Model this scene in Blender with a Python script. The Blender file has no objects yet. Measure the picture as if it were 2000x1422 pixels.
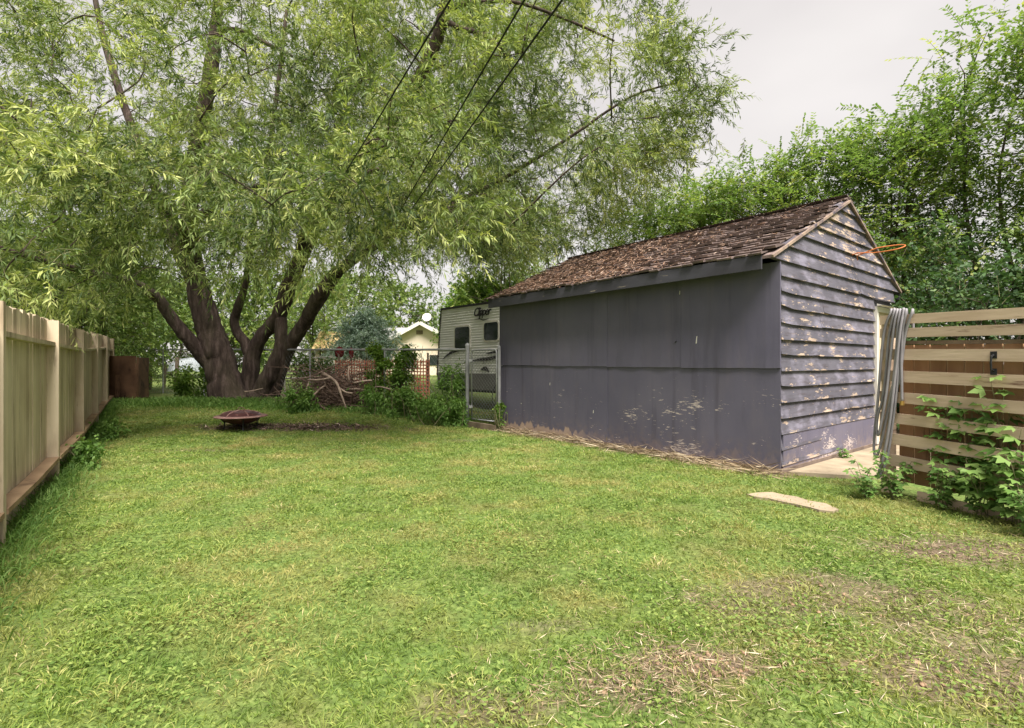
import bpy, math, random
import numpy as np
from mathutils import Matrix, Vector
random.seed(7)
rng = np.random.default_rng(11)
R = math.radians
scene = bpy.context.scene
col = scene.collection

# ------------------------------------------------------------------ camera
F = 1006.0; CX = 1000.0; CY = 711.0; CAMH = 1.3
cam_d = bpy.data.cameras.new("camera"); cam_d.lens = 36.0 * F / 2000.0; cam_d.sensor_width = 36.0
cam_d.clip_start = 0.05; cam_d.clip_end = 3000
cam = bpy.data.objects.new("camera", cam_d); col.objects.link(cam)
cam.location = (0, 0, CAMH); cam.rotation_euler = (R(90), 0, 0)
scene.camera = cam

# ------------------------------------------------------------------ sky, sun, exposure
SUN_TO = Vector((0.22, -0.50, 0.95)).normalized()
world = bpy.data.worlds.new("World"); scene.world = world; world.use_nodes = True
wt = world.node_tree; wt.nodes.clear()
wo = wt.nodes.new('ShaderNodeOutputWorld'); bg = wt.nodes.new('ShaderNodeBackground')
sky = wt.nodes.new('ShaderNodeTexSky'); sky.sky_type = 'NISHITA'; sky.sun_disc = False
sky.sun_elevation = math.asin(SUN_TO.z); sky.sun_rotation = math.atan2(SUN_TO.x, SUN_TO.y)
sm = wt.nodes.new('ShaderNodeMix'); sm.data_type = 'RGBA'; sm.blend_type = 'MIX'
sc_ = wt.nodes.new('ShaderNodeMix'); sc_.data_type = 'RGBA'; sc_.blend_type = 'MULTIPLY'; sc_.inputs[0].default_value = 1
sc_.inputs[7].default_value = (0.10, 0.10, 0.10, 1)
tcw = wt.nodes.new('ShaderNodeTexCoord'); mpw = wt.nodes.new('ShaderNodeMapping'); mpw.inputs['Scale'].default_value = (1, 1, 2.2)
nzw = wt.nodes.new('ShaderNodeTexNoise'); nzw.inputs['Scale'].default_value = 1.6; nzw.inputs['Detail'].default_value = 4
rpw = wt.nodes.new('ShaderNodeValToRGB')
rpw.color_ramp.elements[0].position = 0.3; rpw.color_ramp.elements[0].color = (0.262, 0.242, 0.234, 1)
rpw.color_ramp.elements[1].position = 0.72; rpw.color_ramp.elements[1].color = (0.348, 0.328, 0.312, 1)
wt.links.new(tcw.outputs['Generated'], mpw.inputs[0]); wt.links.new(mpw.outputs[0], nzw.inputs['Vector'])
wt.links.new(nzw.outputs[0], rpw.inputs[0]); wt.links.new(sky.outputs[0], sc_.inputs[6])
sm.inputs[0].default_value = 0.93
wt.links.new(sc_.outputs[2], sm.inputs[6]); wt.links.new(rpw.outputs[0], sm.inputs[7])
wt.links.new(sm.outputs[2], bg.inputs[0]); bg.inputs[1].default_value = 1.0
wt.links.new(bg.outputs[0], wo.inputs[0])
sun_d = bpy.data.lights.new("sun", 'SUN'); sun_d.energy = 3.7; sun_d.angle = R(26); sun_d.color = (1.0, 0.95, 0.86)
sun = bpy.data.objects.new("sun", sun_d); col.objects.link(sun)
sun.rotation_euler = SUN_TO.to_track_quat('Z', 'Y').to_euler(); sun.location = (4, -5, 12)
vs = scene.view_settings; vs.view_transform = 'Standard'; vs.look = 'None'; vs.gamma = 1; vs.exposure = 1.48
vs.use_curve_mapping = False
scene.cycles.max_bounces = 5; scene.cycles.transparent_max_bounces = 4

# ------------------------------------------------------------------ helpers
def S(r, g, b):
    f = lambda c: (c/255/12.92) if c/255 <= 0.04045 else ((c/255+0.055)/1.055)**2.4
    return (f(r), f(g), f(b))
def px(x, y, Y): return np.array([(x-CX)/F*Y, Y, CAMH+(CY-y)/F*Y])
def ss(a, b, x):
    t = np.clip((x-a)/(b-a), 0, 1); return t*t*(3-2*t)
def ground(X, Y):
    return 0.28*ss(7.5, 13, Y)*ss(-0.6, -3.5, X) + 0.15*ss(14, 24, Y)*ss(1.0, -2.0, X)
def gz(X, Y): return float(ground(np.float64(X), np.float64(Y)))

class MB:
    def __init__(s): s.v = []; s.f = []
    def add(s, V, Fc):
        o = len(s.v); s.v.extend([tuple(map(float, p)) for p in V]); s.f.extend([tuple(i+o for i in f) for f in Fc]); return s
    def box(s, x0, x1, y0, y1, z0, z1):
        V = [(x0,y0,z0),(x1,y0,z0),(x1,y1,z0),(x0,y1,z0),(x0,y0,z1),(x1,y0,z1),(x1,y1,z1),(x0,y1,z1)]
        return s.add(V, [(0,3,2,1),(4,5,6,7),(0,1,5,4),(1,2,6,5),(2,3,7,6),(3,0,4,7)])
    def bar(s, a, b, w, h, up=(0,0,1)):
        a = Vector(a); b = Vector(b); d = (b-a).normalized(); up = Vector(up)
        si = d.cross(up).normalized(); u = si.cross(d).normalized()
        V = []
        for p in (a, b):
            for (i, j) in ((-1,-1),(1,-1),(1,1),(-1,1)): V.append(p+si*(i*w/2)+u*(j*h/2))
        return s.add(V, [(0,1,2,3),(7,6,5,4),(0,4,5,1),(1,5,6,2),(2,6,7,3),(3,7,4,0)])
    def tube(s, pts, rads, n=6, wob=0.0):
        pts = [Vector(p) for p in pts]
        if not hasattr(rads, '__len__'): rads = [rads]*len(pts)
        V = []; Fc = []; ref = None
        for i, p in enumerate(pts):
            d = (pts[min(i+1, len(pts)-1)]-pts[max(i-1, 0)])
            d = d.normalized() if d.length > 1e-9 else Vector((0,0,1))
            if ref is None:
                ref = Vector((1,0,0)) if abs(d.x) < 0.8 else Vector((0,1,0))
            a = (ref-d*ref.dot(d)).normalized(); b = d.cross(a); ref = a
            for k in range(n):
                th = 2*math.pi*k/n; r = rads[i]*(1+(random.uniform(-wob, wob) if wob else 0))
                V.append(p+a*(math.cos(th)*r)+b*(math.sin(th)*r))
        for i in range(len(pts)-1):
            for k in range(n):
                k2 = (k+1) % n
                Fc.append((i*n+k, i*n+k2, (i+1)*n+k2, (i+1)*n+k))
        Fc.append(tuple(range(n-1, -1, -1))); Fc.append(tuple((len(pts)-1)*n+k for k in range(n)))
        return s.add(V, Fc)
    def lathe(s, prof, c, n=28):
        V = []; Fc = []
        for (r, z) in prof:
            for k in range(n):
                t = 2*math.pi*k/n; V.append((c[0]+r*math.cos(t), c[1]+r*math.sin(t), c[2]+z))
        for i in range(len(prof)-1):
            for k in range(n):
                k2 = (k+1) % n; Fc.append((i*n+k, i*n+k2, (i+1)*n+k2, (i+1)*n+k))
        return s.add(V, Fc)
    def mesh(s, name):
        m = bpy.data.meshes.new(name); m.from_pydata(s.v, [], s.f); m.update(); return m

def finish(o, parent, world_space):
    col.objects.link(o)
    if parent is not None:
        o.parent = parent
        if world_space:
            o.matrix_parent_inverse = parent.matrix_basis.inverted()
def obj(name, mb, mat, parent=None, smooth=False, ws=True, kind=None):
    m = mb if isinstance(mb, bpy.types.Mesh) else mb.mesh(name)
    if mat is not None and len(m.materials) == 0: m.materials.append(mat)
    if smooth: m.polygons.foreach_set('use_smooth', [True]*len(m.polygons))
    o = bpy.data.objects.new(name, m)
    # a sub-part inherits the world-space frame through its part: only top parents are Empties with a transform
    use = ws and parent is not None and parent.type == 'EMPTY'
    finish(o, parent, use)
    if kind: o['kind'] = kind
    return o
def tag(o, label, cat, group=None, kind=None):
    o['label'] = label; o['category'] = cat
    if group: o['group'] = group
    if kind: o['kind'] = kind
    return o
def thing(name, label, cat, loc=(0,0,0), rz=0, group=None):
    o = bpy.data.objects.new(name, None); col.objects.link(o); o.empty_display_size = 0.1
    o.location = loc; o.rotation_euler = (0, 0, rz); tag(o, label, cat, group); return o
def struct(o): o['kind'] = 'structure'; return o
def stuff(o, label, cat): tag(o, label, cat, kind='stuff'); return o

def quads(name, Q, mat, parent=None, rnd=None, kind=None):
    """Q: (n,4,3) array of quads -> one mesh"""
    n = len(Q); m = bpy.data.meshes.new(name)
    m.vertices.add(n*4); m.vertices.foreach_set('co', Q.astype(np.float32).ravel())
    m.loops.add(n*4); m.loops.foreach_set('vertex_index', np.arange(n*4, dtype=np.int32))
    m.polygons.add(n); m.polygons.foreach_set('loop_start', np.arange(0, n*4, 4, dtype=np.int32))
    if rnd is not None:
        a = m.attributes.new('rnd', 'FLOAT', 'FACE'); a.data.foreach_set('value', rnd.astype(np.float32))
    m.update(calc_edges=True); m.materials.append(mat)
    o = bpy.data.objects.new(name, m)
    finish(o, parent, parent is not None and parent.type == 'EMPTY')
    if kind: o['kind'] = kind
    return o
def nrm(a): return a/np.maximum(np.linalg.norm(a, axis=-1, keepdims=True), 1e-9)
def leafq(P, D, L, W, upbias=0.7, bend=0.0):
    """diamond leaf quads from base P along D"""
    n = len(P); up = nrm(rng.normal(size=(n, 3))*(1-upbias)+np.array([0, 0, upbias]))
    side = nrm(np.cross(D, up)); L = np.asarray(L).reshape(-1, 1); W = np.asarray(W).reshape(-1, 1)
    mid = P+D*L*0.45; tip = P+D*L; tip = tip-np.array([0, 0, 1])*L*bend
    return np.stack([P, mid+side*W*0.5, tip, mid-side*W*0.5], axis=1)
def twig_leaves(B, D, Ln, nl, lL, lW, droop=0.3, ang=0.75, t0=0.08, upbias=0.6, planar=False):
    """leaves set along drooping twigs; returns quads, rnd and stem ribbons"""
    n = len(B); t = np.linspace(t0, 1, nl)[None, :, None]+rng.uniform(-.03, .03, (n, nl, 1))
    Ln_ = Ln.reshape(n, 1, 1); dn = np.array([0, 0, -1.0])
    pos = B[:, None, :]+D[:, None, :]*Ln_*t+dn*droop*Ln_*t*t
    tan = nrm(D[:, None, :]+dn*2*droop*t)
    r = rng.normal(size=(n, nl, 3)); r -= tan*np.sum(r*tan, axis=2, keepdims=True); r = nrm(r)
    if planar:
        sdv = nrm(np.cross(tan, np.array([0, 0, 1.0])+rng.normal(size=(n, 1, 3))*.35)); r = nrm(sdv*np.where(np.arange(nl) % 2, 1, -1)[None, :, None]+r*.22)
    a = ang*rng.uniform(0.6, 1.25, (n, nl, 1))
    ld = nrm(tan*np.cos(a)+r*np.sin(a)+dn*0.12)
    N = n*nl
    Q = leafq(pos.reshape(N, 3), ld.reshape(N, 3), lL*rng.uniform(.65, 1.2, N), lW*rng.uniform(.75, 1.2, N), upbias, 0.08)
    tr = np.repeat(rng.random(n), nl); rn = 0.62*tr+0.38*rng.random(N)
    e = B+D*Ln.reshape(n, 1)*0.9+dn*(droop*Ln.reshape(n, 1)*0.81)
    m_ = B+D*Ln.reshape(n, 1)*0.45+dn*(droop*Ln.reshape(n, 1)*0.2)
    sd = nrm(np.cross(D, rng.normal(size=(n, 3))))*0.004
    st = np.concatenate([np.stack([B-sd, B+sd, m_+sd*.8, m_-sd*.8], 1), np.stack([m_-sd*.8, m_+sd*.8, e+sd*.4, e-sd*.4], 1)])
    return Q, rn, st

# ------------------------------------------------------------------ materials
class NT:
    def __init__(s, name):
        s.m = bpy.data.materials.new(name); s.m.use_nodes = True; s.t = s.m.node_tree
        s.b = s.t.nodes['Principled BSDF']; s.b.inputs['Specular IOR Level'].default_value = 0.25
        s.tc = s.t.nodes.new('ShaderNodeTexCoord')
    def n(s, k): return s.t.nodes.new('ShaderNode'+k)
    def l(s, a, b): s.t.links.new(a, b)
    def noise(s, scale, detail=4, stretch=(1,1,1), rough=0.55, src='Object', loc=(0,0,0)):
        mp = s.n('Mapping'); mp.inputs['Scale'].default_value = stretch; mp.inputs['Location'].default_value = loc
        nz = s.n('TexNoise'); nz.inputs['Scale'].default_value = scale; nz.inputs['Detail'].default_value = detail
        nz.inputs['Roughness'].default_value = rough
        s.l(s.alt if getattr(s, 'alt', None) else s.tc.outputs[src], mp.inputs[0]); s.l(mp.outputs[0], nz.inputs['Vector']); return nz.outputs[0]
    def rng(s, v, a, b, c=0.0, d=1.0):
        r = s.n('MapRange'); r.inputs[1].default_value = a; r.inputs[2].default_value = b
        r.inputs[3].default_value = c; r.inputs[4].default_value = d; s.l(v, r.inputs[0]); return r.outputs[0]
    def math(s, op, a, b):
        m = s.n('Math'); m.operation = op
        for i, q in enumerate((a, b)):
            if isinstance(q, (int, float)): m.inputs[i].default_value = q
            else: s.l(q, m.inputs[i])
        return m.outputs[0]
    def mix(s, f, a, b, mode='MIX'):
        m = s.n('Mix'); m.data_type = 'RGBA'; m.blend_type = mode
        for i, q in ((0, f), (6, a), (7, b)):
            if isinstance(q, tuple): m.inputs[i].default_value = (*q[:3], 1)
            elif isinstance(q, (int, float)): m.inputs[i].default_value = q
            else: s.l(q, m.inputs[i])
        return m.outputs[2]
    def ramp(s, v, stops):
        r = s.n('ValToRGB'); e = r.color_ramp.elements
        while len(e) < len(stops): e.new(0.5)
        for q, (p, c) in zip(e, stops): q.position = p; q.color = (*c, 1)
        s.l(v, r.inputs[0]); return r.outputs[0]
    def attr(s, name):
        a = s.n('Attribute'); a.attribute_name = name; return a.outputs['Fac']
    def orand(s): return s.n('ObjectInfo').outputs['Random']
    def bump(s, h, st=0.3, dist=0.01):
        b = s.n('Bump'); b.inputs['Strength'].default_value = st; b.inputs['Distance'].default_value = dist
        s.l(h, b.inputs['Height']); s.l(b.outputs[0], s.b.inputs['Normal'])
    def out(s, c, rough=0.8, metal=0.0):
        if isinstance(c, tuple): s.b.inputs['Base Color'].default_value = (*c[:3], 1)
        else: s.l(c, s.b.inputs['Base Color'])
        s.b.inputs['Roughness'].default_value = rough; s.b.inputs['Metallic'].default_value = metal; return s.m

def pm(name, c1, c2, scale=4, stretch=(1,1,1), rough=0.85, bump=0.0, bscale=None, wear=None, wscale=6, wstretch=None,
       wthr=(0.6, 0.66), orv=0.0, metal=0.0):
    k = NT(name); c = k.mix(k.rng(k.noise(scale, 5, stretch), 0.3, 0.7), c1, c2)
    if wear is not None:
        c = k.mix(k.rng(k.noise(wscale, 6, wstretch or stretch, 0.65, loc=(3.1, 1.7, 5.2)), *wthr), c, wear)
    if orv:
        c = k.mix(1.0, c, k.ramp(k.orand(), [(0, (1-orv,)*3), (1, (1+orv,)*3)]), 'MULTIPLY')
    if bump: k.bump(k.noise(bscale or scale*4, 5, stretch), bump, 0.01)
    return k.out(c, rough, metal)

def leafmat(name, stops, trans=0.35, rough=0.6, nscale=0.0, namt=0.3, ncol=None):
    k = NT(name); c = k.ramp(k.attr('rnd'), stops)
    if nscale:
        c = k.mix(k.rng(k.noise(nscale, 5, rough=.65), 0.47, 0.66, 0, namt), c, ncol)
        c = k.mix(k.rng(k.noise(nscale*1.7, 4, loc=(4, 9, 1)), 0.52, 0.68, 0, .5), c, (.085, .165, .03))
    k.out(c, rough); k.b.inputs['Specular IOR Level'].default_value = 0.3
    tr = k.n('BsdfTranslucent'); k.l(k.mix(1.0, c, (1.15, 1.2, 0.6), 'MULTIPLY'), tr.inputs[0])
    ms = k.n('MixShader'); ms.inputs[0].default_value = trans
    k.l(k.b.outputs[0], ms.inputs[1]); k.l(tr.outputs[0], ms.inputs[2])
    k.l(ms.outputs[0], k.t.nodes['Material Output'].inputs[0]); return k.m

M = {}
M['willow'] = leafmat('willow_leaf', [(0, (.045, .075, .024)), (.35, (.13, .185, .058)), (.7, (.275, .34, .11)), (1, (.50, .53, .20))], .30)  # dark end deepened to stand in for shade inside the crown
M['elm'] = leafmat('elm_leaf', [(0, (.09, .155, .05)), (.5, (.175, .27, .08)), (.85, (.29, .37, .11)), (1, (.42, .44, .16))], .46)
M['far'] = leafmat('far_leaf', [(0, (.07, .12, .035)), (.5, (.14, .21, .055)), (1, (.28, .34, .10))], .38)
M['dark'] = leafmat('ivy_leaf', [(0, (.04, .085, .032)), (.6, (.08, .15, .055)), (1, (.15, .23, .08))], .3)
M['vine'] = leafmat('vine_leaf', [(0, (.06, .12, .02)), (.5, (.11, .20, .03)), (1, (.22, .32, .05))], .4)
M['weed'] = leafmat('weed_leaf', [(0, (.07, .15, .03)), (.5, (.13, .24, .05)), (1, (.22, .33, .09))], .35)
M['spruce'] = leafmat('spruce_needle', [(0, (.16, .23, .18)), (.5, (.32, .43, .35)), (1, (.50, .61, .51))], .1)
M['grass'] = leafmat('grass_blade', [(0, (.085, .145, .024)), (.4, (.185, .265, .05)), (.75, (.315, .365, .09)), (.92, (.45, .42, .165)), (1, (.54, .45, .25))], .3,
                     nscale=1.0, namt=.8, ncol=(.40, .335, .135))
M['clover'] = leafmat('clover_leaf', [(0, (.085, .15, .03)), (.5, (.17, .25, .055)), (1, (.29, .35, .10))], .3)
M['litter'] = leafmat('dry_litter', [(0, (.11, .075, .05)), (.5, (.25, .18, .11)), (.85, (.42, .33, .21)), (1, (.58, .50, .38))], .05, .9)
M['rooflitter'] = leafmat('roof_litter', [(0, (.11, .065, .048)), (.5, (.24, .14, .095)), (.85, (.37, .24, .17)), (1, (.5, .40, .33))], .05, .9)
M['chips'] = leafmat('wood_chip', [(0, (.07, .045, .04)), (.6, (.16, .10, .085)), (.9, (.34, .24, .19)), (1, (.6, .52, .42))], .0, .9)
M['twig'] = pm('twig_bark', (.12, .11, .06), (.2, .19, .1), 8)
k = NT('willow_bark')
w = k.noise(9, 7, (1, 1, .16), .7); w2 = k.noise(2.2, 4, (1, 1, .5))
c = k.ramp(w, [(.3, (.020, .014, .012)), (.5, (.065, .045, .039)), (.64, (.14, .10, .09)), (.8, (.29, .225, .205))])
c = k.mix(k.rng(w2, .45, .7, 0, .6), c, (.10, .085, .055)); k.bump(w, 1.0, .08); M['bark'] = k.out(c, .95)
M['bark2'] = pm('elm_bark', (.06, .045, .035), (.14, .11, .09), 7, (1, 1, .2), bump=.5)

k = NT('lawn_soil')
g1 = k.noise(2.0, 6); g2 = k.noise(26, 5); bare = k.attr('bare')
c = k.ramp(g2, [(.25, (.04, .06, .014)), (.5, (.10, .155, .035)), (.75, (.22, .28, .08))])
c = k.mix(k.rng(g1, .45, .7, 0, .6), c, (.17, .145, .055))
soil = k.ramp(k.noise(34, 6), [(.3, (.07, .05, .034)), (.55, (.155, .115, .078)), (.8, (.32, .25, .18))])
c = k.mix(k.math('MULTIPLY', bare, 1.0), c, soil); k.bump(g2, .8, .03); M['ground'] = k.out(c, .95)
M['concrete'] = pm('worn_concrete', S(168, 152, 130), S(130, 117, 100), 3.0, bump=.25, bscale=30, wear=S(120, 104, 84), wscale=5, wthr=(.6, .72))

# fence paint
k = NT('fence_paint'); pos_ = k.n('NewGeometry').outputs['Position']; k.alt = pos_
c = k.mix(k.rng(k.noise(3, 5, (1, 1, .25)), .3, .7), S(208, 194, 172), S(188, 172, 150))
st = k.rng(k.noise(9, 6, (1, 1, .10), .72), .565, .70)
c = k.mix(k.math('MULTIPLY', st, .8), c, S(78, 60, 46))
sx = k.n('SeparateXYZ'); k.l(pos_, sx.inputs[0])
tp_ = k.math('MULTIPLY', k.rng(sx.outputs[2], 1.25, 1.8), k.rng(k.noise(14, 5, (1, 1, .15), loc=(2, 5, 1)), .50, .62)); c = k.mix(k.math('MULTIPLY', tp_, .6), c, S(92, 74, 58))
c = k.mix(k.rng(k.noise(1.6, 5, loc=(7, 1, 3)), .5, .7, 0, .4), c, S(150, 130, 106))
fl = k.math('MULTIPLY', k.rng(sx.outputs[2], .75, .05), k.rng(k.noise(7, 5, (1, 1, .3)), .42, .6))
c = k.mix(k.math('MULTIPLY', fl, .55), c, S(96, 72, 55))
c = k.mix(1.0, c, k.ramp(k.orand(), [(0, (.82, .80, .78)), (1, (1.1, 1.09, 1.06))]), 'MULTIPLY')
k.bump(k.noise(22, 5, (1, 1, .1)), .35, .01); M['fence'] = k.out(c, .85)
M['rail'] = pm('rail_wood', S(170, 144, 116), S(128, 104, 82), 6, (.4, .4, 1), bump=.3, wear=S(74, 54, 42), wscale=5, wthr=(.56, .7), orv=.1)
M['brownboard'] = pm('brown_board', S(112, 84, 64), S(72, 52, 40), 2.5, bump=.3, wear=S(24, 17, 14), wscale=2, wthr=(.55, .68))

# shed plywood: worn dark paint with flecks of bare wood low on the near side
k = NT('shed_plywood')
c = k.mix(k.rng(k.noise(.9, 4), .3, .7), S(91, 89, 106), S(106, 103, 119))
c = k.mix(k.rng(k.noise(5, 6, (1, 1, .25)), .5, .75, 0, .35), c, S(114, 108, 118))
sx = k.n('SeparateXYZ'); k.l(k.tc.outputs['Object'], sx.inputs[0])
lowm = k.math('MULTIPLY', k.rng(sx.outputs[2], 1.22, .75), k.rng(sx.outputs[1], 4.6, .4, .35, 1.0))
cl = k.rng(k.noise(1.5, 3, (1, 1, 1.5), loc=(1, .4, 2)), .44, .64)
fk = k.noise(15, 6, (1, .55, 3.2), .72)
thr = k.math('SUBTRACT', .70, k.math('MULTIPLY', k.math('MULTIPLY', lowm, cl), .215))
fm = k.rng(k.math('SUBTRACT', fk, thr), 0, .012)
fm = k.math('MULTIPLY', fm, k.rng(sx.outputs[2], 1.24, 1.15))
stk = k.rng(k.noise(6, 6, (1, 1, .07), .65, loc=(4, 2, 1)), .54, .72, 0, .4); c = k.mix(stk, c, S(66, 62, 70))
mud = k.math('MULTIPLY', k.rng(sx.outputs[2], .42, .05), k.rng(k.noise(13, 6), .42, .66)); c = k.mix(k.math('MULTIPLY', mud, .6), c, S(128, 114, 106))
c = k.mix(fm, c, S(196, 184, 178))
bt = k.rng(k.math('SUBTRACT', k.math('ADD', sx.outputs[2], k.math('MULTIPLY', k.noise(9, 5, (1, 1, .18)), -.42)), -.03), .0, -.03)
c = k.mix(k.math('MULTIPLY', bt, k.rng(sx.outputs[1], 3.0, 3.5, .15, 1)), c, S(168, 148, 134))
c = k.mix(1.0, c, k.ramp(k.orand(), [(0, (.88, .86, .88)), (1, (1.10, 1.08, 1.10))]), 'MULTIPLY')
k.bump(k.noise(30, 5, (1, 1, .3)), .12, .01); M['ply'] = k.out(c, .7)

k = NT('clapboard_paint')
c = k.mix(k.rng(k.noise(1.4, 5, (1, 1, 1.4)), .3, .7), S(76, 74, 83), S(104, 101, 111))
c = k.mix(k.rng(k.noise(3, 5, (.8, 1, 1.6)), .5, .68, 0, .75), c, S(138, 134, 150))
c = k.mix(k.rng(k.noise(10, 5, (.35, 1, 2)), .52, .7, 0, .6), c, S(70, 62, 64))
pe = k.noise(7, 8, (.40, 1, 2.2), .72, loc=(2, 0, 1))
big = k.rng(k.noise(1.1, 3, (1, 1, 1.3), loc=(5.3, 0, .9)), .45, .65)
sx = k.n('SeparateXYZ'); k.l(k.tc.outputs['Object'], sx.inputs[0])
th = k.math('SUBTRACT', .625, k.math('MULTIPLY', big, .09))
th = k.math('SUBTRACT', th, k.rng(sx.outputs[2], 2.75, 3.5, 0, .05))
fr_ = k.math('FRACT', k.math('DIVIDE', k.math('SUBTRACT', sx.outputs[2], .10), .186), 0)
th = k.math('SUBTRACT', th, k.rng(fr_, .35, .02, 0, .065))
pm_ = k.rng(k.math('SUBTRACT', pe, th), 0, .02)
wood = k.mix(k.rng(k.noise(14, 5, (.2, 1, 2)), .3, .7), S(192, 174, 156), S(146, 126, 112))
c = k.mix(pm_, c, wood)
c = k.mix(1.0, c, k.ramp(k.orand(), [(0, (.84, .84, .86)), (1, (1.16, 1.14, 1.16))]), 'MULTIPLY')
k.bump(k.math('ADD', k.noise(24, 6, (.15, 1, 1.5)), k.math('MULTIPLY', pm_, -.6)), .4, .01); M['clap'] = k.out(c, .75)
M['trim'] = pm('rake_trim', S(168, 146, 128), S(120, 104, 100), 5, bump=.3, wear=S(84, 78, 90), wscale=4, wthr=(.48, .6))
M['fascia'] = pm('fascia_paint', S(76, 75, 84), S(60, 58, 64), 3, (1, .3, 1), bump=.25, wear=S(142, 132, 122), wscale=10, wstretch=(1, .25, 1.5), wthr=(.66, .71))
M['shingle'] = pm('cedar_shingle', S(118, 104, 100), S(86, 73, 71), 9, (1, 1, 1), bump=.6, bscale=30, wear=S(154, 128, 118), wscale=8, wthr=(.55, .75), orv=.24)
M['whitepaint'] = pm('white_paint', S(226, 222, 214), S(204, 198, 188), 4)
M['door'] = pm('beige_door', S(206, 190, 166), S(186, 168, 142), 3)
M['found'] = pm('foundation', S(140, 122, 110), S(104, 90, 82), 5, bump=.4)
M['dkinside'] = pm('interior', (.03, .03, .03), (.04, .035, .03), 2)
M['slat'] = pm('slat_wood', S(212, 190, 170), S(184, 160, 140), 4, (.3, .3, 2.5), bump=.25, wear=S(112, 84, 72), wscale=7, wthr=(.62, .72), orv=.14)
M['backboard'] = pm('brown_fence_board', S(166, 132, 100), S(132, 100, 74), 5, (1, 1, .15), bump=.25, wear=S(70, 46, 30), wscale=6, wthr=(.6, .72), orv=.15)
M['hose'] = pm('hose_rubber', S(150, 146, 152), S(126, 122, 128), 6, rough=.5)
M['brass'] = pm('brass', S(210, 176, 110), S(180, 140, 80), 6, rough=.35, metal=.8)
M['cord'] = pm('orange_cord', S(204, 122, 70), S(184, 104, 56), 6, rough=.5)
M['blackiron'] = pm('black_iron', (.02, .02, .022), (.035, .035, .04), 6, rough=.5)
M['galv'] = pm('galvanised_pipe', S(176, 176, 180), S(148, 148, 152), 7, rough=.45, metal=.5)
M['wire'] = pm('chain_link_wire', S(150, 150, 150), S(122, 122, 124), 7, rough=.5, metal=.4)
M['blackwire'] = pm('cable_black', (.015, .015, .016), (.02, .02, .02), 3)
M['pitred'] = pm('burgundy_enamel', S(88, 54, 56), S(54, 33, 36), 4, rough=.28, wear=S(138, 98, 90), wscale=14, wthr=(.58, .66))
M['pitrim'] = pm('rust_rim', S(164, 132, 128), S(124, 88, 84), 6, rough=.6)
M['stick'] = pm('dead_wood', S(132, 110, 98), S(84, 67, 60), 5, bump=.3, orv=.25)
M['stick2'] = pm('pale_dead_wood', S(168, 150, 134), S(120, 102, 92), 5, bump=.3, orv=.15)
M['trwhite'] = pm('trailer_aluminium', S(236, 234, 232), S(226, 223, 220), 1.5, rough=.4)
M['trgrey'] = pm('trailer_grey', S(120, 116, 116), S(104, 101, 102), 1.5, rough=.5)
M['trdark'] = pm('trailer_decal', S(52, 48, 52), S(44, 40, 44), 2, rough=.5)
k = NT('dark_glass'); M['glass'] = k.out((.02, .028, .026), .06); k.b.inputs['Specular IOR Level'].default_value = .6
M['tyre'] = pm('tyre_rubber', (.02, .02, .022), (.03, .03, .03), 5, rough=.8)
M['rim'] = pm('wheel_rim', S(190, 190, 192), S(160, 160, 164), 4, rough=.35, metal=.6)
M['stucco'] = pm('cream_stucco', S(222, 208, 188), S(206, 192, 172), 1.2, bump=.2, bscale=20)
M['roofgrey'] = pm('grey_roof', S(160, 158, 158), S(138, 136, 138), 2)
M['shedroof'] = pm('tan_roof', S(206, 180, 132), S(176, 146, 104), 3)
M['orange'] = pm('orange_mesh', S(212, 136, 112), S(196, 118, 98), 4)
M['redorn'] = pm('red_ornament', S(150, 52, 56), S(110, 38, 44), 5)
M['stone'] = pm('tan_stone', S(168, 140, 114), S(128, 102, 84), 12, bump=.3, wear=S(190, 172, 150), wscale=9)
M['post'] = pm('grey_post', S(128, 112, 96), S(92, 80, 68), 5, (1, 1, .2), bump=.4)
M['tarp'] = pm('pale_tarp', S(176, 182, 190), S(150, 156, 164), 2)
M['yellow'] = pm('yellow_petal', S(232, 196, 60), S(214, 170, 40), 5)

# ------------------------------------------------------------------ the place: shed frame, fences
SH = np.array([3.15, 6.03]); D2 = np.array([.780, .6257]); D1 = np.array([-.6257, .780])
def shed_local(X, Y): return (X-SH[0])*D2[0]+(Y-SH[1])*D2[1], (X-SH[0])*D1[0]+(Y-SH[1])*D1[1]
BARE = [(-4.1, 9.75, 1.9, .38, 1), (-4.7, 7.75, .5, .14, .7), (3.1, 3.6, .55, .28, 1), (1.75, 2.9, .75, .28, .8), (.80, 2.24, .30, .14, 1),
        (1.95, 2.12, .55, .22, .9), (.45, 2.05, .25, .12, .8), (2.2, 2.55, .5, .2, .7), (.2, 2.55, .2, .08, .5), (-.1, 1.95, .28, .1, .7), (-.8, 8.8, .35, .1, .5)]
def vnoise(X, Y, f, seed=0):
    return (np.sin(X*f*1.3+seed)*np.cos(Y*f*1.7-seed*2.1)+np.sin((X+Y)*f*2.3+seed*.7)*.6+np.sin((X*1.9-Y*1.1)*f*3.1+seed)*.4)/2
def bare(X, Y):
    b = np.zeros_like(X); nz = vnoise(X, Y, 4, 1.3)*.35+vnoise(X, Y, 11, .4)*.3
    for (cx, cy, rx, ry, s) in BARE:
        d = np.sqrt(((X-cx)/rx)**2+((Y-cy)/ry)**2)+nz
        b = np.maximum(b, s*ss(1.15, .75, d))
    lx, ly = shed_local(X, Y)
    b = np.maximum(b, ss(-.30-nz*.25, -.12, lx)*((ly > -.12) & (ly < 6)).astype(float))
    return b
xs = np.concatenate([-np.geomspace(400, 15, 18), np.arange(-14.5, 9.6, .11), np.geomspace(10, 400, 18)])
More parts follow.
